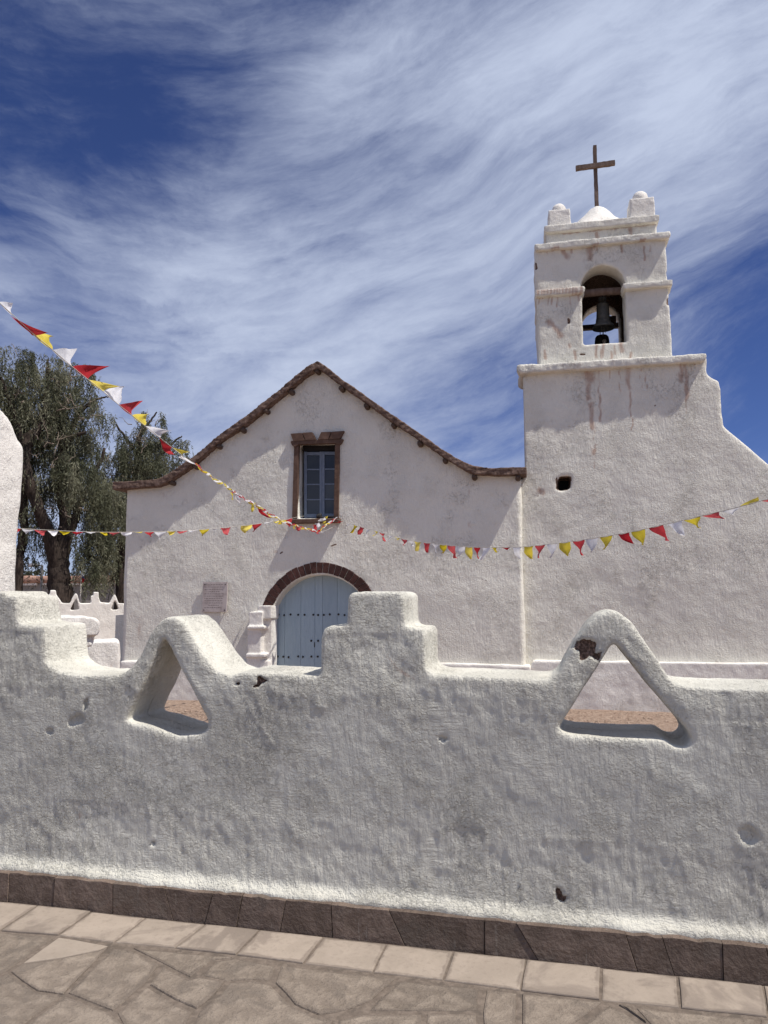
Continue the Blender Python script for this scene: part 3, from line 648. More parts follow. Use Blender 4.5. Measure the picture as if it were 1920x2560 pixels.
for k in range(4):
    for xa, xb in ((767, 799), (811.5, 842)):
        a = SW([(xa, ys[k+1]), (xb, ys[k+1]), (xb, ys[k]), (xa, ys[k])], WO); V_ = [(x, WO+.018+random.uniform(-.0015, .0015), z_) for x, z_ in a]
        obj('pane', (V_+[(x, y+.004, z_) for x, y, z_ in V_], [(0, 1, 2, 3), (7, 6, 5, 4), (0, 1, 5, 4), (1, 2, 6, 5), (2, 3, 7, 6), (3, 0, 4, 7)]), M['glass'], win)
part('window_head', SW([(758, 1128.5), (850, 1126), (850, 1105), (758, 1107)], WO), WO-.02, WO+.06, M['dark'], church, 0)

# plaque
pq = CH.poly([(505, 1530), (566, 1530), (569, 1455), (507, 1455)], -.06)
plq = thing('plaque', 'square engraved marble plaque fixed with four bolts on the church wall left of the door', 'plaque', (pq[0][0]+.2, -.06, pq[0][1]), CH)
part('slab', pq, -.06, -.035, M['marble'], plq, .003)
for x, y in ((512, 1461), (563, 1461), (509, 1525), (561, 1525)):
    u, w = CH.at(x, y, -.07); obj('bolt', box(u-.008, u+.008, -.075, .04, w-.008, w+.008), M['iron'], plq)
# weathered engraved lines, too worn to read
gl = []
for r_ in range(11):
    x = .04
    y0_ = pq[3][1]-.05-r_*.042
    if r_ in (3, 9): x = .12
    while x < (.38 if r_ not in (3, 9) else .32):
        w_ = random.uniform(.015, .05); gl.append(box(pq[3][0]+x, pq[3][0]+x+w_, -.0612, -.0604, y0_-.006, y0_+.003)); x += w_+.012
M['engrave'] = rough_mat('worn engraving', (.16, .13, .115), (.24, .2, .18), 30, .001)
obj('inscription', join(*gl), M['engrave'], plq)['kind'] = 'stuff'

# ------------------------------------------------------------------ bell tower
TO = .16
tower = thing('bell_tower', 'whitewashed bell tower with open arched belfry, rust stained, right of the church front', 'bell tower', (5, TO, 0), CH)
tl = CH.at(1305, 925, TO); tr = CH.at(1766, 893, TO); zc = tr[1]
zev = CH.at(1312, 1195, TO)[1]
TWR = [(fr_-.2, -.3), (fr_-.2, zev-.1), (CH.at(1312, 1190, TO)[0], zev+.02), (tl[0], zc)]+[(tr[0], zc)]+CH.poly([(1766, 934), (1780, 944), (1798, 952), (1802, 975), (1803, 1030), (1808, 1066), (1850, 1100), (1920, 1158)], TO)+[(9.2, 2.6), (9.6, -.3)]
hole = CH.poly([(1394, 1227), (1426, 1222), (1428, 1190), (1396, 1192)], TO)
# a hidden strip of the tower runs on behind the end of the church roof
V, Q, NN = voxel(join(prism(TWR, TO, TO+.45, [hole]), prism(TWR, TO+.40, TO+3.0)), .029, 4)
d = pn(V, .6, 11)*.030+pn(V, 2.3, 12)*.009+pn(V, 8, 13)*.003+pn(V, 17, 13)*.0013
T1 = lambda x, y: (1240+x/2.431, 330+y/2.431)
S_ = lambda a, b_, w: (*CH.at(*T1(*a), TO), *CH.at(*T1(*b_), TO), w)
stn = [S_((560, 1400), (565, 1620), .05), S_((565, 1470), (570, 1500), .11), S_((630, 1400), (632, 1760), .022), S_((800, 1400), (808, 1560), .05), S_((808, 1560), (828, 1810), .018), S_((1120, 1370), (1125, 1520), .05), S_((1150, 1380), (1158, 1620), .045),
       S_((575, 1660), (590, 1800), .05), S_((590, 1940), (585, 1955), .05), S_((750, 1400), (755, 1600), .015), S_((905, 1400), (915, 1560), .012), S_((265, 2180), (290, 2200), .06), S_((1150, 1620), (1160, 1700), .015), S_((592, 1800), (600, 2050), .012)]
stn += [S_((x, 1385), (x+4, 1385+random.uniform(30, 180)), .010) for x in (385, 505, 690, 745, 880, 960, 1185, 1210)]
CM = lambda a, b_, w: (*CH.at(*a, TO), *CH.at(*b_, TO), w)
chp = [CM((1342, 1240), (1352, 1232), .05), S_((1520, 2160), (1522, 2170), .012), S_((960, 1655), (972, 1660), .012), CM((1392, 1196), (1392, 1222), .018)]
f_ = V[:, 1] < TO+.2
cm = segmask(V, chp, .04)*f_; cmc = np.where(segmask(V, chp[:1], .04) > .3, np.minimum(cm, .44), cm)
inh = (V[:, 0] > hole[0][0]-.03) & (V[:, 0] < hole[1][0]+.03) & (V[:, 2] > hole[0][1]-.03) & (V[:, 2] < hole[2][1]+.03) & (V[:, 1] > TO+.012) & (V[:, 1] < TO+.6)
cmc = np.maximum(cmc, inh*1.0)  # reveal of the square opening gets the dark brown colour throughout
V = V+NN*(d*np.where(f_, 1, .4)-np.clip((cm-.4)/.3, 0, 1)*.012)[:, None]
obj('tower_wall', (V, Q), M['tower'], tower, True, {'chip_shade': cmc, 'stain': segmask(V, stn, .035)*f_})
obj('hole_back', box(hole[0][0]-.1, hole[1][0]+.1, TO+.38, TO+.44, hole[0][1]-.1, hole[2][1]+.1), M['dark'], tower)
ledge('tower_plinth', [(1326, 1668), (1334, 1652), (1500, 1654), (1700, 1656), (1990, 1660), (2300, 1664)], TO, .14, tower, M['trim'])
def slabv(name, poly, y0, y1, vs, it, amp, mat=None, stn=None, geo=None, parent=None):
    V, Q, NN = voxel(geo or prism(poly, y0, y1), vs, it)
    st = segmask(V, stn, .03)*(V[:, 1] < y0+.3) if stn else np.zeros(len(V))
    V = V+NN*(pn(V, 2.2, 21)*amp+pn(V, 7, 22)*amp*.5+pn(V, 22, 23)*amp*.25)[:, None]
    return obj(name, (V, Q), mat or M['tower'], parent or tower, True, {'stain': st, 'chip_shade': np.zeros(len(V))})
co = CH.poly([(1293, 921), (1768, 882)], TO-.13); zct = co[1][1]
slabv('cornice', [(co[0][0], zct-.10), (co[0][0]+.06, zct-.16), (co[1][0]-.06, zct-.14), (co[1][0], zct-.08), (co[1][0], zct), (co[0][0], zct)], TO-.13, TO+1.0, .022, 4, .022)
# belfry: front and back walls with arches, side walls, ceiling
BO = TO+.18; P1 = lambda x, y, off=BO: CH.at(*T1(x, y), off)
bl = P1(262, 1385)[0]; br_ = P1(1070, 1335)[0]; btz = P1(1058, 615)[1]; bz0 = zct-.1
ac = P1(655, 935); aw0, aw1 = P1(523, 1100)[0], P1(790, 1100)[0]; AC = (aw0+aw1)/2; AR = (aw1-aw0)/2; sillz = P1(650, 1284)[1]; spz = P1(655, 932)[1]
arch = [(aw0, sillz), (aw1, sillz)]+[(AC+AR*math.cos(a), spz+AR*1.0*math.sin(a)) for a in np.linspace(0, math.pi, 19)]
BD = 2.35; WT = .46
outl = [(bl, bz0), (br_, bz0), (br_-.02, btz), (bl-.03, btz)]
gfront = prism(outl, BO, BO+WT, [arch]); gback = prism(outl, BO+BD-.42, BO+BD, [[(x+.13, z_) for x, z_ in arch]])
gl_ = prism([(bl, bz0), (bl+.42, bz0), (bl+.40, btz), (bl-.03, btz)], BO+.1, BO+BD-.1); gr_ = prism([(br_-.42, bz0), (br_, bz0), (br_-.02, btz), (br_-.42, btz)], BO+.1, BO+BD-.1)
top_ = box(bl+.05, br_-.05, BO+.1, BO+BD-.1, btz-.25, btz)
sill_ = box(bl+.1, br_-.1, BO+.05, BO+BD-.1, bz0, sillz-.35)
V, Q, NN = voxel(join(gfront, gback, gl_, gr_, top_, sill_), .021, 4)
BS = lambda a, b_, w: (*P1(*a), *P1(*b_), w)
bst = [BS((575, 700), (570, 770), .07), BS((400, 700), (430, 760), .06), BS((610, 1300), (610, 1370), .03), BS((655, 1295), (650, 1360), .03), BS((725, 1290), (725, 1350), .02), BS((765, 1285), (768, 1330), .04), BS((320, 1150), (400, 1240), .06), BS((440, 1290), (450, 1310), .04)]
bst += [BS((x, 690), (x+3, 690+random.uniform(20, 90)), .02) for x in (310, 345, 420, 455, 560, 610, 760, 905, 935)]+[BS((x, 990), (x, 990+random.uniform(20, 80)), .018) for x in (262, 280, 318, 340, 372, 450, 505)]+[BS((x, 1375), (x, 1345-random.uniform(0, 20)), .03) for x in (300, 480, 640, 700, 820)]
chb = [BS((1052, 850), (1052, 870), .03), BS((1052, 1020), (1052, 1045), .03), BS((440, 1140), (445, 1160), .02), BS((515, 1355), (535, 1355), .02), BS((240, 800), (245, 830), .03)]
f_ = V[:, 1] < BO+.15
cmb = segmask(V, chb, .03)*f_; V0 = V.copy()
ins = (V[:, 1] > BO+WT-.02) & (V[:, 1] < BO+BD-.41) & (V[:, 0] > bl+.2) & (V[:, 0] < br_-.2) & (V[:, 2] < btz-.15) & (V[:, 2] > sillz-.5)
cmb = np.maximum(cmb, ins*1.0)  # shade inside the belfry painted as dark brown over the whitewash
V = V+NN*(pn(V, .9, 31)*.02+pn(V, 3, 32)*.010+pn(V, 9, 33)*.004-np.clip((cmb-.4)/.3, 0, 1)*.012*(~ins))[:, None]
belfry = obj('belfry_wall', (V, Q), M['tower'], tower, True, {'stain': segmask(V0, bst, .03)*f_, 'chip_shade': cmb})
# string courses at the spring of the arch
bandz = P1(1070, 905)[1]; wl = P1(238, 985, BO-.07)[0]; wr = P1(1076, 900, BO-.07)[0]
kst = [BS((x, 955), (x, 990), .03) for x in range(250, 530, 20)]
slabv('string_course', [(wl, bandz-.12), (aw0+.03, bandz-.12), (aw0+.06, bandz-.03), (aw0+.04, bandz+.01), (wl, bandz+.01)], BO-.09, BO+BD+.08, .02, 4, .016, stn=kst, geo=join(prism([(wl, bandz-.12), (aw0+.03, bandz-.12), (aw0+.06, bandz-.03), (aw0+.04, bandz+.01), (wl, bandz+.01)], BO-.09, BO+.35), prism([(wl, bandz-.12), (wl+.2, bandz-.12), (wl+.2, bandz), (wl, bandz)], BO-.09, BO+BD+.08)))
slabv('string_course', None, BO-.09, 0, .02, 4, .014, geo=join(prism([(aw1-.06, bandz-.03), (aw1-.02, bandz-.12), (wr, bandz-.12), (wr, bandz), (aw1-.04, bandz)], BO-.09, BO+.35), prism([(wr-.2, bandz-.12), (wr, bandz-.12), (wr, bandz), (wr-.2, bandz)], BO-.09, BO+BD+.08)))
# belfry cornice, attic, attic cornice
c1 = (P1(232, 683, BO-.08)[0], P1(1060, 600, BO-.08)); cz = c1[1][1]
slabv('belfry_cornice', [(c1[0], cz-.10), (c1[0]+.03, cz-.14), (c1[1][0]-.03, cz-.13), (c1[1][0], cz-.08), (c1[1][0], cz), (c1[0], cz)], BO-.09, BO+BD+.1, .02, 4, .018, stn=[(x/10, cz-.13, x/10+.08, cz-.12, .03) for x in (int(c1[0]*10)+4, int(c1[0]*10)+11, int(c1[1][0]*10)-5)])
AO = BO+.06
al, ar_ = P1(305, 640, AO)[0], P1(978, 560, AO)[0]; a2 = P1(290, 575, AO-.07)[0]; a3 = P1(996, 498, AO-.07); az = a3[1]
slabv('attic', [(al, cz-.05), (ar_, cz-.05), (ar_, az-.05), (al, az-.05)], AO, AO+BD-.25, .022, 4, .014, stn=[(al+.9, az-.2, al+.95, az-.4, .04), (al+1.5, az-.2, al+1.5, az-.35, .05), (al+.3, az-.15, al+1.9, az-.14, .03)])
slabv('attic_cornice', [(a2, az-.11), (a2+.05, az-.15), (a3[0]-.05, az-.15), (a3[0], az-.09), (a3[0], az), (a2, az)], AO-.08, AO+BD-.17, .02, 4, .014)
# corner finials (front pair in view, rear pair behind)
def finial(xa, xb, zt_, yo, bx1, bz1, r_):
    o = slabv('finial', [(xa, az-.05), (xb, az-.05), (xb-.02, zt_), (xa+.02, zt_)], yo, yo+.42, .018, 4, .012, M['trim'])
    V_, F_ = lathe([(.01, r_*1.15)]+[(r_*math.sin(a), r_*math.cos(a)*1.1) for a in np.linspace(.25, 1.9, 9)]+[(r_*.8, -r_*.6)], ((xa+xb)/2, yo+.21, zt_+r_*.38), 20)
    V_ = np.array(V_); V_ += (pn(V_, 9, 40)*.012)[:, None]*np.array([1, 1, .5]); obj('ball', (V_, F_), M['trim'], o, True)
fy = AO+.02; fr_w = P1(458, 465, fy)[0]-P1(312, 475, fy)[0]
fa, fb = P1(312, 475, fy), P1(458, 465, fy); finial(fa[0], fb[0], fa[1], fy, 0, 0, .135)
fc, fd = P1(806, 405, fy), P1(968, 400, fy); finial(fc[0], fd[0], fc[1], fy, 0, 0, .145)
finial(fa[0], fb[0], fa[1], AO+BD-.7, 0, 0, .135); finial(fc[0], fd[0], fc[1], AO+BD-.7, 0, 0, .145)
# low dome under the cross
my = AO+(BD-.25)/2; dcx_ = P1(612, 440, my)[0]; dtz = P1(620, 437, my)[1]
dw = (a3[0]-a2)/2*.92; mid_x = (a2+a3[0])/2
V_, F_ = [], []; nn = 40
gx = np.linspace(-1, 1, nn); 
for j in range(nn):
    for i in range(nn):
        r_ = (abs(gx[i])**1.7+abs(gx[j])**1.7)**(1/1.7); h = max(0, 1-r_)
        if r_ < .20: h = .809+(.20-r_)*.5
        V_.append((dcx_+gx[i]*dw*.98, my+gx[j]*1.0, az-.02+(dtz-az-.06)*h/.9))
idx = np.arange(nn*nn).reshape(nn, nn); Q = np.stack([idx[:-1, :-1], idx[:-1, 1:], idx[1:, 1:], idx[1:, :-1]], -1).reshape(-1, 4)
V_ = np.array(V_); V_[:, 2] += pn(V_, 2.5, 50)*.05+pn(V_, 8, 51)*.015
obj('dome', (V_, Q), M['trim'], tower, True)
# timber beams across the belfry
by = BO+.28; b0, b1 = P1(520, 985, by), P1(775, 966, by)
obj('bell_beam', tube([(aw0-.25, by, b0[1]), (AC, by, (b0[1]+b1[1])/2+.01), (aw1+.25, by, b1[1])], [.075, .068, .072], 9), M['cross'], tower, True)
ry = BO+BD-.30; r0, r1 = P1(525, 1192, ry), P1(750, 1183, ry)
obj('rear_beam', box(aw0-.1, aw1+.1, ry-.06, ry+.06, r0[1]-.045, r0[1]+.045), M['beam'], tower)
for x in (aw0+.02, aw1-.03): obj('beam_block', box(x-.08, x+.08, ry-.12, ry+.12, r0[1]-.02, r0[1]+.17), M['beam'], tower)

# bells
def bell(name, label, cx, cy, lipz, rad, h, crown=True):
    t_ = thing(name, label, 'bell', (cx, cy, lipz), CH)
    pr = [(.96, .02), (1.0, 0), (1.0, .05), (.93, .11), (.84, .14), (.70, .2), (.62, .34), (.58, .55), (.555, .75), (.54, .86), (.56, .88), (.54, .9), (.50, .95), (.38, .99), (.05, 1.0)]
    inn = [(.05, .9), (.42, .86), (.48, .5), (.6, .2), (.96, .02)]
    V1 = lathe([(r_*rad, z_*h) for r_, z_ in pr], (cx, cy, lipz), 36); 
    V_, F_ = [], []; prof_ = [(r_*rad, z_*h) for r_, z_ in inn+pr[1:]]; nn = 36
    for r_, z_ in prof_:
        for i in range(nn): a = 2*math.pi*i/nn; V_.append((cx+r_*math.cos(a), cy+r_*math.sin(a), lipz+z_))
    for j in range(len(prof_)-1):
        for i in range(nn): a, b_ = j*nn+i, j*nn+(i+1) % nn; F_.append((a, b_, b_+nn, a+nn))
    F_.append(tuple(range(nn))); F_.append(tuple(range((len(prof_)-1)*nn, len(prof_)*nn)))
    obj('bell_body', (V_, F_), M['bell'], t_, True)
    for zz, rr_ in ((.16, .80), (.30, .645), (.36, .625), (.80, .555)):
        ring = [(cx+rad*rr_*math.cos(a), cy+rad*rr_*math.sin(a), lipz+zz*h) for a in np.linspace(0, 2*math.pi, 25)]
        obj('moulding', tube(ring, rad*.025, 5), M['bell'], t_, True)
    if crown:
        for k in range(4):
            a = k*math.pi/4+.2; c_, s_ = math.cos(a), math.sin(a)
            pts = [(cx+c_*x*rad, cy+s_*x*rad, lipz+h*(1+z_)) for x, z_ in ((-.12, -.02), (-.32, .10), (-.30, .19), (-.10, .17), (0, .10), (.10, .17), (.30, .19), (.32, .10), (.12, -.02))]
            obj('crown_loop', tube(pts, rad*.055, 6), M['bell'], t_, True)
        obj('hanger', tube([(cx, cy, lipz+h*1.1), (cx, cy, lipz+h*1.55)], rad*.04, 6), M['iron'], t_)
    return t_
yy = BO+.62; bc = P1(653, 1185, yy); lip = P1(653, 1195, yy)[1]; brad = (P1(722, 1170, yy)[0]-P1(584, 1170, yy)[0])/2; bh = P1(653, 1043, yy)[1]-lip+.02
bm_ = bell('bell', 'large bronze bell with looped crown hanging under the timber beam of the belfry', bc[0], yy, lip, brad, bh)
obj('clapper_rod', tube([(bc[0]-.01, yy, lip+.3), (bc[0]-.01, yy, P1(640, 1237, yy)[1])], .010, 6), M['iron'], bm_)
obj('clapper_rod', tube([(bc[0]+.03, yy, lip+.3), (bc[0]+.03, yy, P1(652, 1222, yy)[1])], .005, 6), M['iron'], bm_)
y2 = BO+1.45; b2 = P1(645, 1292, y2); r2 = (P1(692, 1290, y2)[0]-P1(600, 1290, y2)[0])/2
sb = thing('bell', 'small black bell with a pale clapper low in the belfry opening, below the large bell', 'bell', (b2[0], y2, b2[1]-.1), CH)
obj('bell_body', lathe([(r2*1.02, -.16), (r2, 0), (r2*.98, .08), (r2*.9, .16), (r2*.72, .195), (r2*.3, .21), (.02, .212)], (b2[0], y2, b2[1]-.02), 28), M['iron'], sb, True)
obj('hanger', tube([(b2[0]-.03, y2, b2[1]+.18), (b2[0]-.03, y2, b2[1]+.36)], .008, 6), M['iron'], sb)
cp = P1(658, 1275, y2-.25); obj('clapper', lathe([(.03, -.12), (.032, -.03), (.04, 0), (.034, .03), (.01, .045)], (cp[0], y2-.25-r2*.2, cp[1]), 12), M['trim'], sb, True)

# cross
cr = thing('cross', 'plain weathered wooden cross standing on the dome of the bell tower', 'cross', (dcx_, my, dtz), CH)
c0, c1_ = P1(609, 445, my), P1(598, 88, my)
def timber(a, b_, w, n=14, depth=.05):
    a, b_ = Vector(a), Vector(b_); ax = (b_-a).normalized(); sx = Vector((0, 1, 0)).cross(ax).normalized(); V_, F_ = [], []
    for i in range(n+1):
        p = a.lerp(b_, i/n); k = w*(1+random.uniform(-.06, .06)); s = random.uniform(-.003, .003)
        for sgn, yy_ in ((-1, -depth), (1, -depth), (1, depth), (-1, depth)): V_.append(tuple(p+sx*(sgn*k+s)+Vector((0, yy_, 0))))
    for i in range(n):
        for k in range(4): a_, bb = i*4+k, i*4+(k+1) % 4; F_.append((a_, bb, bb+4, a_+4))
    F_ += [(0, 1, 2, 3), tuple(range(n*4, n*4+4))]; return V_, F_
obj('upright', timber((dcx_, my, dtz-.15), (dcx_, my, c1_[1]), .034), M['cross'], cr)
h0, h1_ = P1(484, 222, my-.05), P1(722, 197, my-.05); hz = (h0[1]+h1_[1])/2
obj('crossbar', timber((h0[0], my-.075, hz-.012), (h1_[0], my-.075, hz+.012), .042, 14, .04), M['cross'], cr)

# ------------------------------------------------------------------ bunting
def vplane(pa, pb):
    v = (pb-pa); v.z = 0; n_ = Vector((-v.y, v.x, 0)).normalized(); return pa, n_
def on_plane(pl, px, py):
    dd = ray(px, py); t_ = (pl[0]-CAM).dot(pl[1])/dd.dot(pl[1]); return CAM+dd*t_
def chp(px, py, off):
    u, w = CH.at(px, py, off); return CH.o+CH.X*u+CH.N*off+Vector((0, 0, w))
def pennant(parent, pl, a, b_, tip, colr, blow=0.0):
    ex = 1.45 if blow else 1.12
    A, B_, Tt = on_plane(pl, *a), on_plane(pl, *b_), on_plane(pl, *tip)
    n_ = pl[1]; w = (B_-A).length; nr, nc = 7, 5; V_, F_ = [], []
    ph = random.uniform(0, 6.3); am = random.uniform(.06, .15)*w; Mid = (A+B_)/2; curl = random.uniform(-.35, .35)*w
    for r_ in range(nr+1):
        t_ = r_/nr
        for c in range(nc+1):
            s_ = c/nc; p = Mid.lerp(Tt, t_)+(B_-A)*((s_-.5)*(1-t_**ex)); p = p+(B_-A)*(math.sin(ph+t_*5)*.05*t_*(1-t_)*2)
            if t_ > .999: p = Tt
            off = math.sin(ph+3.2*t_+s_*3.0)*am*min(1, t_*2.2)+math.sin(ph*3+s_*9+t_*2)*.03*w*min(1, t_*3)+curl*t_*t_ + blow*w*math.sin(t_*2.5)
            p = p+n_*off+Vector((0, 0, 1))*(math.sin(s_*math.pi)*-.04*w*(1-t_))
            V_.append(tuple(p+(Mid-Tt).cross(n_).normalized()*math.sin(ph*2+t_*4)*.05*w*t_))
    for r_ in range(nr):
        for c in range(nc): k = r_*(nc+1)+c; F_.append((k, k+1, k+nc+2, k+nc+1))
    obj('pennant', (np.array(V_), np.array(F_)), M[colr], parent, True)
def bunting(label, pa, pb, knots, flags, k=1.0, o=(0, 0), blow=0.0):
    pl = vplane(pa, pb); t_ = thing('bunting', label, 'bunting', tuple(pa), group='strings of pennants tied at the church window')
    pts = [on_plane(pl, x, y) for x, y in knots]; fine = []
    for i in range(len(pts)-1):
        p0, p1, p2, p3 = pts[max(i-1, 0)], pts[i], pts[i+1], pts[min(i+2, len(pts)-1)]
        for s in range(6):
            u = s/6; fine.append(.5*((2*p1)+(p2-p0)*u+(2*p0-5*p1+4*p2-p3)*u*u+(3*p1-p0-3*p2+p3)*u**3))
    fine.append(pts[-1]); obj('cord', tube(fine, .0028, 5), M['cord'], t_, True)
    for c, a, b_, tp_ in flags:
        f = lambda p: (o[0]+p[0]/k, o[1]+p[1]/k)
        pennant(t_, pl, f(a), f(b_), f(tp_), c, blow)
    return t_, pl
tie = chp(832, 1318, -.35)
Af = [('w', (-10, 240), (92, 345), (150, 250)), ('r', (84, 347), (255, 490), (325, 500)), ('y', (255, 490), (415, 620), (448, 500)), ('w', (415, 625), (572, 752), (660, 610)), ('r', (575, 755), (700, 855), (805, 745)), ('y', (700, 858), (820, 950), (908, 905)),
      ('w', (825, 955), (945, 1055), (1020, 915)), ('r', (945, 1060), (1048, 1143), (1145, 1035)), ('y', (1050, 1145), (1155, 1225), (1235, 1125)), ('w', (1155, 1228), (1270, 1320), (1350, 1262)), ('r', (1270, 1322), (1375, 1395), (1360, 1450)), ('y', (1380, 1400), (1450, 1455), (1500, 1440)), ('w', (1445, 1460), (1555, 1535), (1560, 1490))]
bA, plA = bunting('bunting whose loose pennants blow upward, running down from the upper left over the trees', dist(-90, 690, 5.1), tie, [(-90, 690), (-4, 755), (80, 832), (131, 874), (181, 917), (257, 978), (297, 1012), (331, 1039), (398, 1093), (454, 1137), (490, 1162), (560, 1210), (640, 1262), (714, 1304), (760, 1322), (800, 1330), (832, 1318)], Af, 3.19, (0, 680), .12)
# the far half of that string, its pennants wound tightly round the cord
kn = [(490, 1162), (515, 1182), (540, 1200), (560, 1212), (580, 1227), (600, 1240), (620, 1252), (640, 1263), (660, 1276), (680, 1288), (700, 1299), (716, 1306), (735, 1313), (755, 1320), (775, 1324), (795, 1329), (808, 1318), (822, 1308), (838, 1298)]
cs = 'rywywrwyrwywrywryw'
for i in range(len(kn)-1):
    for j, cc in enumerate((cs[i], cs[(i+1) % 18])):
        a, b_ = kn[i], kn[i+1]; A = on_plane(plA, *a); B_ = on_plane(plA, b_[0]+(b_[0]-a[0])*.5, b_[1]+(b_[1]-a[1])*.5); V_, F_ = [], []; ph = random.random()*6; ns = 12; rad = .010+.006*random.random()
        up = Vector((0, 0, 1)); nn_ = plA[1]
        for s in range(ns+1):
            p = A.lerp(B_, s/ns); w_ = ph+s/ns*9*(1 if j else -1); cdir = up*math.cos(w_)+nn_*math.sin(w_); wd = .016*(1-.5*s/ns)
            V_ += [tuple(p+cdir*rad-up*wd*.8), tuple(p+cdir*rad+up*wd*.8+nn_*.004)]
        F_ = [(2*s, 2*s+1, 2*s+3, 2*s+2) for s in range(ns)]
        obj('pennant', (np.array(V_), np.array(F_)), M[cc], bA, True)
for c, a, b_, tp_ in [('y', (575, 1228), (583, 1234), (583, 1250)), ('w', (585, 1232), (596, 1240), (604, 1260)), ('y', (628, 1258), (636, 1264), (633, 1280)), ('r', (640, 1266), (655, 1274), (661, 1294)), ('y', (664, 1278), (672, 1284), (673, 1294)), ('w', (672, 1286), (680, 1292), (683, 1300)), ('y', (690, 1292), (704, 1300), (711, 1311)), ('y', (728, 1310), (734, 1314), (735, 1322)), ('r', (742, 1316), (750, 1318), (748, 1328)),
                      ('r', (770, 1322), (780, 1326), (777, 1330)), ('w', (772, 1322), (778, 1326), (776, 1331)), ('r', (784, 1324), (792, 1328), (791, 1334)), ('w', (790, 1326), (798, 1330), (802, 1333)), ('y', (806, 1304), (815, 1302), (813, 1308)), ('y', (812, 1292), (820, 1288), (818, 1296)), ('w', (800, 1296), (812, 1292), (811, 1304)), ('r', (782, 1312), (792, 1310), (790, 1326)), ('w', (788, 1308), (798, 1306), (796, 1322))]:
    pennant(bA, plA, a, b_, tp_, c)
Bf = [('w', (145, 218), (225, 226), (175, 255)), ('r', (228, 226), (315, 231), (275, 265)), ('w', (318, 231), (392, 235), (350, 270)), ('y', (395, 235), (475, 237), (430, 262)), ('r', (478, 237), (558, 239), (520, 265)), ('w', (565, 239), (640, 241), (605, 253)), ('y', (665, 241), (725, 242), (695, 265)), ('r', (722, 243), (800, 243), (770, 263)), ('w', (805, 239), (885, 240), (848, 272)), ('y', (890, 238), (955, 238), (925, 250)), ('r', (965, 240), (1030, 240), (1000, 273)),
      ('w', (1032, 240), (1112, 237), (1072, 290)), ('y', (1115, 236), (1180, 233), (1145, 262)), ('r', (1183, 234), (1255, 232), (1205, 255)), ('w', (1258, 230), (1325, 226), (1290, 250)), ('y', (1330, 224), (1400, 220), (1365, 267)), ('w', (1405, 218), (1470, 215), (1450, 230)), ('r', (1473, 213), (1545, 208), (1505, 262)), ('y', (1612, 197), (1690, 190), (1645, 245)),
      ('r', (1685, 190), (1752, 180), (1715, 238)), ('w', (1757, 178), (1820, 168), (1782, 188)), ('y', (1828, 167), (1868, 164), (1845, 184)), ('r', (1902, 160), (1955, 146), (1928, 208)), ('w', (-20, 205), (60, 212), (20, 250)), ('r', (62, 212), (140, 218), (100, 256))]
bunting('bunting stretched level from the church window to the left, in front of the trees', dist(-40, 1318, 9.6), chp(736, 1301, -.2), [(-40, 1316), (54, 1321.5), (200, 1329), (300, 1330.5), (400, 1329), (500, 1324), (600, 1315), (690, 1303), (736, 1294), (760, 1290)], Bf, 2.676, (0, 1240))
Cf = [('w', (40, 132), (58, 140), (28, 152)), ('y', (68, 140), (84, 147), (65, 173)), ('r', (92, 147), (110, 153), (90, 180)), ('w', (113, 154), (132, 160), (112, 188)), ('y', (145, 162), (162, 168), (160, 186)), ('r', (166, 170), (187, 175), (176, 205)), ('w', (197, 178), (217, 184), (213, 205)), ('y', (222, 186), (246, 193), (252, 203)), ('r', (248, 193), (272, 199), (275, 220)), ('w', (272, 199), (298, 204), (288, 222)), ('y', (300, 204), (326, 208), (315, 242)), ('r', (335, 209), (362, 212), (348, 248)), ('w', (368, 213), (395, 217), (384, 250)),
      ('y', (400, 217), (425, 219), (410, 250)), ('r', (428, 220), (458, 222), (440, 270)), ('w', (462, 222), (495, 225), (476, 262)), ('y', (497, 226), (524, 227), (510, 273)), ('r', (529, 227), (555, 228), (535, 272)), ('w', (562, 228), (594, 228), (573, 277)), ('y', (598, 228), (618, 228), (610, 248)), ('r', (632, 227), (667, 228), (665, 242)), ('w', (678, 227), (712, 226), (690, 272)), ('y', (722, 225), (758, 222), (735, 272)), ('r', (762, 221), (803, 217), (785, 270)), ('w', (810, 216), (850, 213), (828, 268)), ('y', (857, 211), (900, 206), (886, 262)), ('r', (908, 205), (955, 198), (943, 260)),
      ('w', (960, 197), (1006, 190), (988, 248)), ('y', (1013, 189), (1062, 180), (1047, 236)), ('r', (1082, 178), (1126, 170), (1124, 214)), ('y', (1133, 168), (1187, 157), (1174, 220)), ('r', (1200, 153), (1256, 141), (1256, 202)), ('w', (1272, 138), (1328, 125), (1332, 180)), ('y', (1335, 124), (1398, 108), (1403, 156)), ('r', (1400, 107), (1470, 90), (1480, 122)), ('w', (1480, 88), (1548, 72), (1520, 103)), ('y', (1550, 70), (1622, 52), (1618, 34)), ('r', (1630, 50), (1700, 30), (1690, 60)), ('w', (1705, 28), (1780, 4), (1750, 50)), ('r', (4, 122), (26, 128), (18, 134))]
ck = [(840, 1298), (866, 1303)]+[(840+x/1.536, 1220+y/1.536) for x, y in ((60, 138), (150, 164), (260, 196), (360, 212), (500, 226), (600, 228), (712, 226), (803, 217), (900, 206), (1006, 190), (1126, 170), (1256, 141), (1398, 108), (1548, 72), (1700, 30), (1800, -2), (1900, -36))]
bunting('bunting sagging from the church window across the tower to the right edge', chp(846, 1300, -.2), dist(2080, 1195, 5.0), ck, Cf, 1.536, (840, 1220))

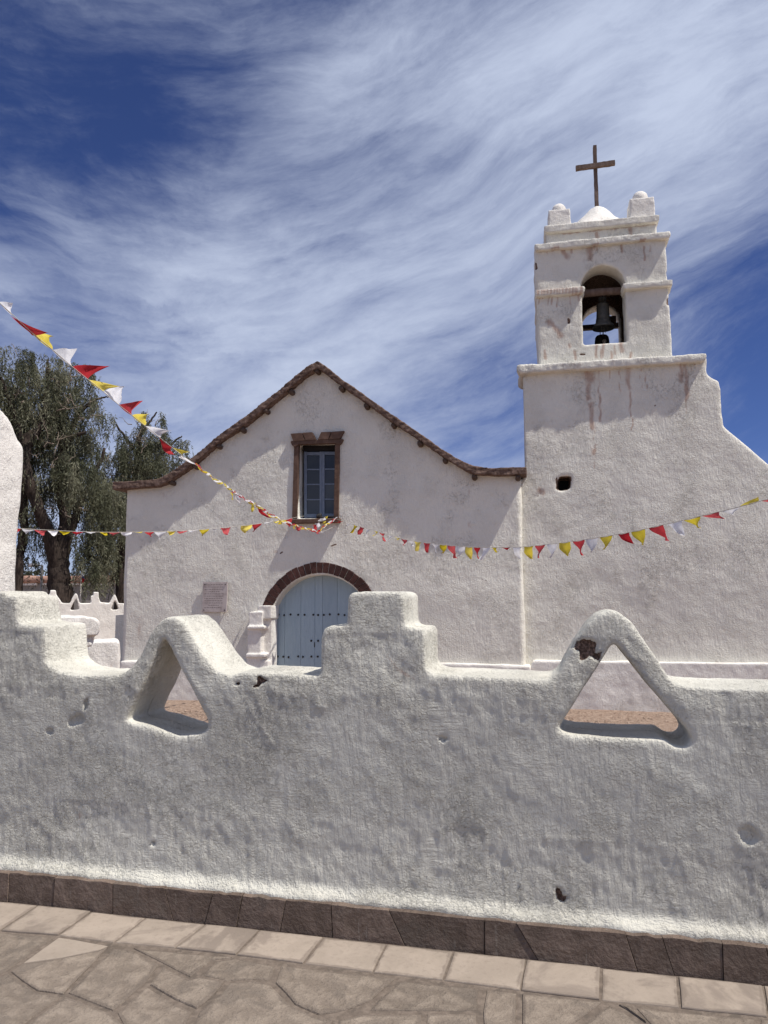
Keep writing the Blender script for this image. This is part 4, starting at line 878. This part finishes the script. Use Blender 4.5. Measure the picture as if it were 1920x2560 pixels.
# black lamp caught in the flags on the sill
u, w = CH.at(797, 1293, -.08); lp = thing('sill_lamp', 'small black round lamp lying on the sill of the church window', 'lamp', (u, -.06, w), CH)
V_, F_ = lathe([(.01, -.05), (.035, -.045), (.05, 0), (.055, .03), (.05, .04), (.01, .035)], (0, 0, 0), 14); V_ = [(u+z_, -.06+y, w+x+.02) for x, y, z_ in V_]; obj('lamp_body', (V_, F_), M['iron'], lp, True)
obj('lamp_bracket', tube([(u, -.05, w), (u+.12, -.04, w+.005), (u+.32, -.02, w+.02)], .010, 6), M['iron'], lp)

# ------------------------------------------------------------------ things in the yard, left
pf_ = Frame(dist(200, 1475, 8.2), math.radians(38))
R7 = lambda pts, off=0: pf_.poly([(40+x/5.925, 1400+y/5.925) for x, y in pts], off)
g_ = []
z0 = GZ-CAM.z
cap = R7([(380, 870), (560, 850), (760, 838), (1000, 842), (1180, 868), (1238, 930), (1240, 1060), (1200, 1118), (900, 1130), (380, 1120)])
g_.append(prism(cap, 0, .5)); g_.append(prism(R7([(380, 1100), (1150, 1100), (1150, 1220), (380, 1220)], .07), .07, .45)); g_.append(prism(R7([(380, 1210), (1100, 1205), (1142, 1240), (1120, 1290), (380, 1300)], .03), .03, .48))
nk = R7([(380, 1290), (1060, 1290), (1030, 1430), (380, 1430)], .10); g_.append(prism(nk, .1, .45)); bb_ = R7([(380, 1425), (1000, 1425)], .02); g_.append(box(bb_[0][0], bb_[1][0], .02, .5, z0, bb_[0][1]))
ped = thing('moulded_pedestal', 'whitewashed pedestal with thick rounded cap, behind the stepped left end of the wall', 'pedestal', (bb_[0][0]+.1, .2, z0), pf_)
V, Q, NN = voxel(join(*g_), .012, 6); V = V+NN*(pn(V, 5, 60)*.010+pn(V, 16, 61)*.005)[:, None]; obj('pedestal_body', (V, Q), M['trim'], ped, True)
bf = Frame(dist(250, 1475, 9.6), math.radians(34)); RB = lambda pts, off=0: bf.poly([(40+x/5.925, 1400+y/5.925) for x, y in pts], off)
q = RB([(900, 1400), (1030, 1410), (1060, 1300), (1150, 1215), (1500, 1200), (1540, 1240), (1545, 1500)]); q = [(q[0][0]-.2, z0), (q[-1][0], z0)]+q[::-1]
bench = thing('plaster_block', 'low whitewashed block with a pinkish scuffed foot, against the left corner of the church', 'block', (q[1][0]-.2, .2, z0), bf)
V, Q, NN = voxel(prism(q, 0, .6), .02, 6); V = V+NN*(pn(V, 3, 62)*.012+pn(V, 9, 63)*.005)[:, None]
obj('block_body', (V, Q), M['trim'], bench, True, {'stain': segmask(V, [(*RB([(1060, 1550)])[0], *RB([(1460, 1580)])[0], .03)], .03)*.5, 'chip_shade': np.zeros(len(V))})
# far yard wall with the same crests
ff = Frame(dist(200, 1475, 25.5), math.radians(36)); RF = lambda pts, off=0: ff.poly([(40+x/5.925, 1400+y/5.925) for x, y in pts], off)
fo = RF([(-300, 640), (-60, 640), (-20, 500), (20, 480), (60, 640), (180, 640), (250, 530), (340, 530), (400, 640), (430, 640), (435, 520), (500, 515), (505, 448), (585, 448), (592, 515), (625, 560), (680, 640), (800, 640), (830, 560), (870, 500), (890, 490), (915, 520), (945, 640), (1112, 640), (1112, 530), (1150, 528), (1152, 475), (1222, 478), (1225, 560), (1250, 632), (1390, 640), (1430, 560), (1465, 508), (1490, 560), (1522, 640), (1580, 645), (1800, 650), (2200, 655)])
hz1 = RF([(890, 565), (940, 735), (800, 742)]); hz2 = RF([(1465, 575), (1520, 735), (1405, 740)])
zf = GZ-CAM.z; fo = [(fo[0][0], zf-.1)]+fo+[(fo[-1][0], zf-.1)]; fo = fo[::-1]
fw = thing('yard_wall', 'distant bright white wall with stepped and triangular crests, below the trees at left', 'wall', (0, .2, zf), ff)
V, Q, NN = voxel(prism(fo, 0, .5, [hz1, hz2]), .026, 1); V = V+NN*(pn(V, 2, 64)*.012)[:, None]; obj('wall_body', (V, Q), M['trim'], fw, True)
sp = CH.poly([(284, 1700), (302, 1700), (302, 1538), (286, 1538)], 2.0); ws = thing('side_pier', 'beige shaded pier end between the far white wall and the church corner', 'pier', (sp[0][0], 2.0, 0), CH)
o = obj('pier_body', box(sp[0][0], sp[1][0]+.3, 2.0, 2.8, -.3, sp[2][1]), M['facade'], ws)
# low building beyond
lb = Frame(dist(170, 1475, 47), math.radians(10)); zg = GZ-.25-CAM.z
b0_ = lb.poly([(-500, 1462), (420, 1458)]); b1_ = lb.poly([(-500, 1444), (420, 1441)])
bd = thing('low_building', 'long low grey adobe building with a reddish earth coping, far behind the trees', 'building', (0, 0, zg), lb)
obj('wall', box(b0_[0][0], b0_[1][0], 0, 7, zg, b0_[0][1]), M['grey_wall'], bd)
V, Q, NN = voxel(box(b0_[0][0]-.1, b0_[1][0]+.1, -.25, 7, b0_[0][1], b1_[0][1]), .16, 1); V = V+NN*(pn(V, 1.1, 65)*.06)[:, None]; obj('coping', (V, Q), M['red_adobe'], bd, True)
e_ = []
x = b0_[0][0]
while x < b0_[1][0]: w_ = random.uniform(.3, .9); e_.append(box(x, x+w_, -.12, .05, b0_[0][1]-.08-random.random()*.05, b0_[0][1]+.02)); x += w_+random.uniform(.05, .3)
obj('eave_trim', join(*e_), M['trim'], bd)
# street lamp and flag
zz0 = GZ-.25
p = dist(103, 1475, 34); lt = thing('street_lamp', 'grey street lamp with a flat pale head, in front of the far low building', 'street lamp', (p.x, p.y, zz0))
hz_ = dist(103, 1413, 34).z; lr = (R @ Vector((-1, 0, 0)))
obj('pole', tube([(p.x, p.y, zz0), (p.x, p.y, hz_)], [.055, .045], 8), M['metal'], lt)
a = Vector((p.x, p.y, hz_-.02)); q1 = a+Vector((lr.x, lr.y, 0))*.45
obj('lamp_arm', tube([tuple(a-Vector((0, 0, .1))), tuple(q1)], .02, 6), M['metal'], lt); obj('brace', tube([tuple(a-Vector((0, 0, .35))), tuple(a+Vector((lr.x, lr.y, 0))*.22-Vector((0, 0, .03)))], .015, 5), M['iron'], lt)
hv, hf = tube([tuple(a+Vector((lr.x, lr.y, 0))*.05), tuple(q1+Vector((0, 0, .03))), tuple(q1+Vector((lr.x, lr.y, 0))*.14)], [.03, .09, .05], 8); obj('lamp_head', (hv, hf), M['trim'], lt, True)
p = dist(199, 1475, 30); fp = thing('flag', 'small white, blue and red flag hanging limp on a white pole below the tree', 'flag', (p.x, p.y, zz0))
obj('flagpole', tube([(p.x, p.y, zz0), (p.x+.06, p.y, dist(199, 1421, 30).z)], [.03, .022], 6), M['trim'], fp)
rt_ = R @ Vector((1, 0, 0))
M['blue'] = cloth('blue flag cloth', (.02, .05, .25))
def limp(z_a, z_b, wa, wb, m_):
    V_ = []
    for i in range(6):
        for j in range(5):
            f = i/5; s = j/4; w_ = wa+(wb-wa)*f
            V_.append((p.x+.06+rt_.x*s*w_, p.y+rt_.y*s*w_+math.sin(s*9+f*2)*.05, z_a+(z_b-z_a)*f-s*s*.06))
    return obj('flag_cloth', (np.array(V_), np.array([(i*5+j, i*5+j+1, i*5+j+6, i*5+j+5) for i in range(5) for j in range(4)])), m_, fp, True)
Z = lambda y: dist(199, y, 30).z
limp(Z(1432), Z(1437), .05, .09, M['w']); limp(Z(1437), Z(1444), .10, .13, M['blue']); limp(Z(1444), Z(1456), .12, .08, M['r'])

# ------------------------------------------------------------------ trees
def limb_mesh(limbs, D):
    gs = []
    for l in limbs:
        pts = [dist(x, y, D+dz) for x, y, dz, r_ in l]; rad = [r_*D/F for *_, r_ in l]; P_, R_ = [], []
        for i in range(len(pts)-1):
            p0, p1, p2, p3 = pts[max(i-1, 0)], pts[i], pts[i+1], pts[min(i+2, len(pts)-1)]
            for s in range(5):
                u = s/5; P_.append(.5*((2*p1)+(p2-p0)*u+(2*p0-5*p1+4*p2-p3)*u*u+(3*p1-p0-3*p2+p3)*u**3)+Vector((random.gauss(0, .02), random.gauss(0, .02), random.gauss(0, .02)))); R_.append(rad[i]+(rad[i+1]-rad[i])*u)
        P_.append(pts[-1]); R_.append(rad[-1]); gs.append(tube(P_, R_, 9))
    return join(*gs)
def strands(clumps, D, n_per, leaf_l, leaf_w, hang=(.4, 1.5), step=.055):
    """drooping leafy strands: clumps are (px, py, rx, ry, depth offset, depth radius, weight)"""
    PV, TI = [], []
    for cx, cy, rx, ry, dz, dr_, wt in clumps:
        n_ = int(n_per*wt*(rx*ry)/2500)
        C0 = np.array(dist(cx, cy, D+dz)); right = np.array(R @ Vector((1, 0, 0))); fw_ = np.array([-math.sin(YAW), math.cos(YAW), 0]); k = (D+dz)/F
        sub = rng.normal(size=(max(3, n_//14), 3)); sub /= np.linalg.norm(sub, axis=1)[:, None]; sub *= rng.random((len(sub), 1))**.45
        pick = rng.integers(0, len(sub), n_); q = sub[pick]+rng.normal(size=(n_, 3))*.11
        S = C0+q[:, :1]*right*rx*k+q[:, 1:2]*fw_*dr_+q[:, 2:3]*np.array([0, 0, ry*k])
        ln = rng.uniform(*hang, n_); m_ = int(hang[1]/step); sway = rng.normal(size=(n_, 2))*.16; tint = rng.random(len(sub))[pick]**1.6*.85+rng.random(n_)*.15
        t_ = (np.arange(m_)*step)[None, :]; ok = t_ < ln[:, None]
        X = S[:, 0:1]+sway[:, 0:1]*t_; Y = S[:, 1:2]+sway[:, 1:2]*t_; Zz = S[:, 2:3]+.18*t_-.0-t_**1.25*.95
        A = np.stack([X, Y, Zz], -1)[ok]; TT = np.broadcast_to(tint[:, None], ok.shape)[ok]
        ang = rng.uniform(0, 2*np.pi, len(A)); dn = rng.uniform(-1.5, -.3, len(A)); dirv = np.stack([np.cos(ang)*np.cos(dn), np.sin(ang)*np.cos(dn), np.sin(dn)], -1)
        sd_ = np.cross(dirv, rng.normal(size=(len(A), 3))); sd_ /= np.linalg.norm(sd_, axis=1)[:, None]+1e-6
        sz = rng.uniform(.6, 1.25, len(A))[:, None]
        a = A; b_ = A+dirv*leaf_l*.5*sz+sd_*leaf_w*sz; c = A+dirv*leaf_l*sz; d_ = A+dirv*leaf_l*.5*sz-sd_*leaf_w*sz
        PV.append(np.stack([a, b_, c, d_], 1).reshape(-1, 3)); TI.append(np.repeat(TT, 4))
    V_ = np.concatenate(PV); return V_, np.arange(len(V_)).reshape(-1, 4), np.concatenate(TI)
def twigs(spots, D):
    gs = []
    for cx, cy, r_, n_ in spots:
        for _ in range(n_):
            x, y = cx+random.gauss(0, r_*.5), cy+random.gauss(0, r_*.5); a = random.uniform(-.4, 3.5); l = random.uniform(.4, 1.0)*r_*.8; dz = random.uniform(-1.5, 1.0); P_ = []
            for s in range(5): P_.append(dist(x+math.cos(a)*l*s/4+random.gauss(0, 2), y-math.sin(a)*l*s/4+random.gauss(0, 2), D+dz+s*.06))
            gs.append(tube(P_, [.022, .018, .014, .01, .006], 4))
            if random.random() < .7:
                b_ = P_[2]; gs.append(tube([b_, b_+Vector((random.uniform(-.3, .3), random.uniform(-.2, .2), random.uniform(-.1, .35)))], [.012, .005], 4))
    return join(*gs)
def tree(label, D, limbs, clumps, n_per, tw, lm, ll=.15, lw=.015, hang=(.4, 1.5), step=.055, group=None, name='pepper_tree'):
    b_ = dist(limbs[0][0][0], limbs[0][0][1], D); t_ = thing(name, label, 'tree', (b_.x, b_.y, GZ-.1), group=group)
    obj('trunk', limb_mesh(limbs, D), M['bark'], t_, True)
    V_, Q_, ti = strands(clumps, D, n_per, ll, lw, hang, step); obj('crown', (V_, Q_), lm, t_, False, {'tint': ti})
    if tw: obj('dry_twigs', twigs(tw, D), M['twig'], t_, True)['kind'] = 'stuff'
R3 = lambda x, y: (x/3.19, 680+y/3.19)
gb = 1520
L1 = [[(152, 1540, 0, 31), (150, 1480, 0, 27), (146, 1430, 0, 24), (150, 1380, .1, 22), (158, 1345, .1, 20), (166, 1310, .2, 15), (160, 1262, .2, 14), (155, 1200, 0, 15), (152, 1150, 0, 13), (160, 1100, 0, 12)],
      [(172, 1330, .2, 11), (188, 1300, .3, 10), (195, 1275, .3, 9), (188, 1256, .3, 8), (176, 1246, .2, 7)],
      [(146, 1430, 0, 20), (120, 1330, -.4, 13), (85, 1240, -.6, 13), (62, 1180, -.6, 15), (60, 1120, -.5, 15), (80, 1090, -.5, 13), (105, 1060, -.4, 9), (115, 1000, -.2, 6), (118, 930, 0, 4), (122, 900, 0, 2)],
      [(60, 1120, -.5, 11), (35, 1040, -.7, 6), (10, 960, -.8, 4), (-20, 920, -1, 3)],
      [(158, 1120, 0, 9), (146, 1060, 0, 6), (142, 1010, .3, 4), (150, 960, .3, 3)],
      [(160, 1130, 0, 10), (176, 1080, .2, 7), (198, 1030, .3, 5), (225, 1010, .3, 4), (250, 995, .3, 2.5), (272, 992, .3, 1.5)],
      [(155, 1150, 0, 8), (170, 1100, -.3, 6), (215, 1080, -.5, 3)], [(80, 1090, -.5, 8), (110, 1030, .4, 4), (170, 1000, .6, 3), (190, 950, .7, 2)],
      [(40, 1540, 0, 12), (48, 1400, 0, 10), (60, 1300, 0, 9), (62, 1180, -.4, 9)], [(158, 1345, .1, 9), (230, 1200, .4, 5), (262, 1120, .5, 3)]]
C1 = [(20, 900, 70, 35, 0, 1.6, .8), (-30, 960, 80, 70, 0, 2, 1), (75, 920, 55, 30, 0, 1.2, .5), (150, 930, 70, 45, .3, 1.6, 1.0), (215, 935, 30, 25, .3, .8, .45), (60, 1010, 90, 80, .2, 2, 1.0), (160, 1010, 70, 70, .5, 1.8, 1.0), (235, 1040, 45, 60, .5, 1.4, .45), (100, 1100, 110, 80, .8, 2, 1.0), (200, 1120, 70, 70, .8, 1.6, .8),
      (10, 1120, 60, 120, .4, 2, 1), (130, 1200, 110, 70, 1, 2, 1.0), (240, 1220, 60, 80, .8, 1.6, 1.1), (80, 1290, 55, 70, .6, 1.6, .7), (235, 1340, 45, 90, .4, 1.4, 1.3), (275, 1290, 40, 100, .8, 1.4, .9), (112, 1310, 34, 44, .5, .8, .6), (80, 1380, 22, 26, .2, 1, .5), (248, 1430, 22, 30, -.3, .6, 1.2), (180, 1180, 50, 50, -1, .8, .7)]
tree('large pepper tree with leaning dark trunk and drooping grey green strands, left of the church', 30, L1, C1, 235, [(150, 1040, 80, 30), (215, 1020, 40, 18), (60, 1000, 60, 16), (110, 1140, 50, 16), (150, 960, 45, 14), (30, 1100, 50, 8), (170, 1290, 50, 8)], M['leaf'], group='pepper trees beyond the yard wall')
L2 = [[(306, 1540, 0, 22), (306, 1470, 0, 16), (300, 1400, 0, 14), (318, 1300, 0, 12), (335, 1220, 0, 10), (345, 1140, 0, 8), (352, 1090, 0, 5), (360, 1040, 0, 3)], [(335, 1220, 0, 8), (390, 1150, .2, 5), (430, 1110, .2, 3), (455, 1090, .2, 1.5)], [(345, 1140, 0, 5), (310, 1090, -.2, 3), (290, 1060, -.2, 2)], [(352, 1090, 0, 4), (378, 1050, 0, 2.5), (392, 1030, 0, 1.5)]]
C2 = [(372, 1052, 45, 26, 0, 1, .5), (400, 1036, 22, 16, 0, .6, .5), (350, 1100, 70, 45, .2, 1.5, .9), (430, 1110, 48, 35, .2, 1.2, .65), (310, 1130, 50, 60, .2, 1.5, .9), (390, 1170, 90, 60, .5, 1.8, 1.1), (300, 1220, 60, 70, .5, 1.8, 1.1), (360, 1250, 70, 70, .5, 1.8, 1.0), (450, 1140, 40, 30, .2, 1, .6), (290, 1340, 40, 90, .3, 1.4, .9), (340, 1350, 60, 80, .3, 1.6, .8)]
tree('smaller pepper tree with feathery crown rising right behind the church eave', 33, L2, C2, 250, [(340, 1130, 50, 24), (370, 1070, 30, 14), (310, 1170, 50, 18), (420, 1130, 30, 8)], M['leaf'], group='pepper trees beyond the yard wall')
# far bushes and trees over the low building
for i, (x, y, rx, ry, D, wt) in enumerate([(75, 1440, 45, 30, 62, 1), (150, 1445, 55, 20, 66, 1), (270, 1425, 45, 45, 58, 1.0), (-60, 1440, 60, 35, 60, 1)]):
    lab = ['rounded dusty bush crown far behind the low building, above the street lamp', 'low dusty tree crown far behind the large trunk', 'taller dusty tree crown far behind, next to the church corner', 'dusty tree crown far behind, beyond the gateway pier'][i]
    tree(lab, D, [[(x, 1500, 0, 4), (x, y+5, 0, 3), (x+5, y-10, 0, 2)]], [(x-rx*.4, y+6, rx*.6, ry*.7, 0, 2, wt), (x+rx*.35, y, rx*.6, ry*.8, .5, 2, wt), (x, y-ry*.3, rx*.5, ry*.5, 0, 2, wt)], 420, None, M['leaf2'], .20, .06, (.15, .5), .12, 'far trees over the low building', 'far_tree')
# green tuft growing below the trunk fork
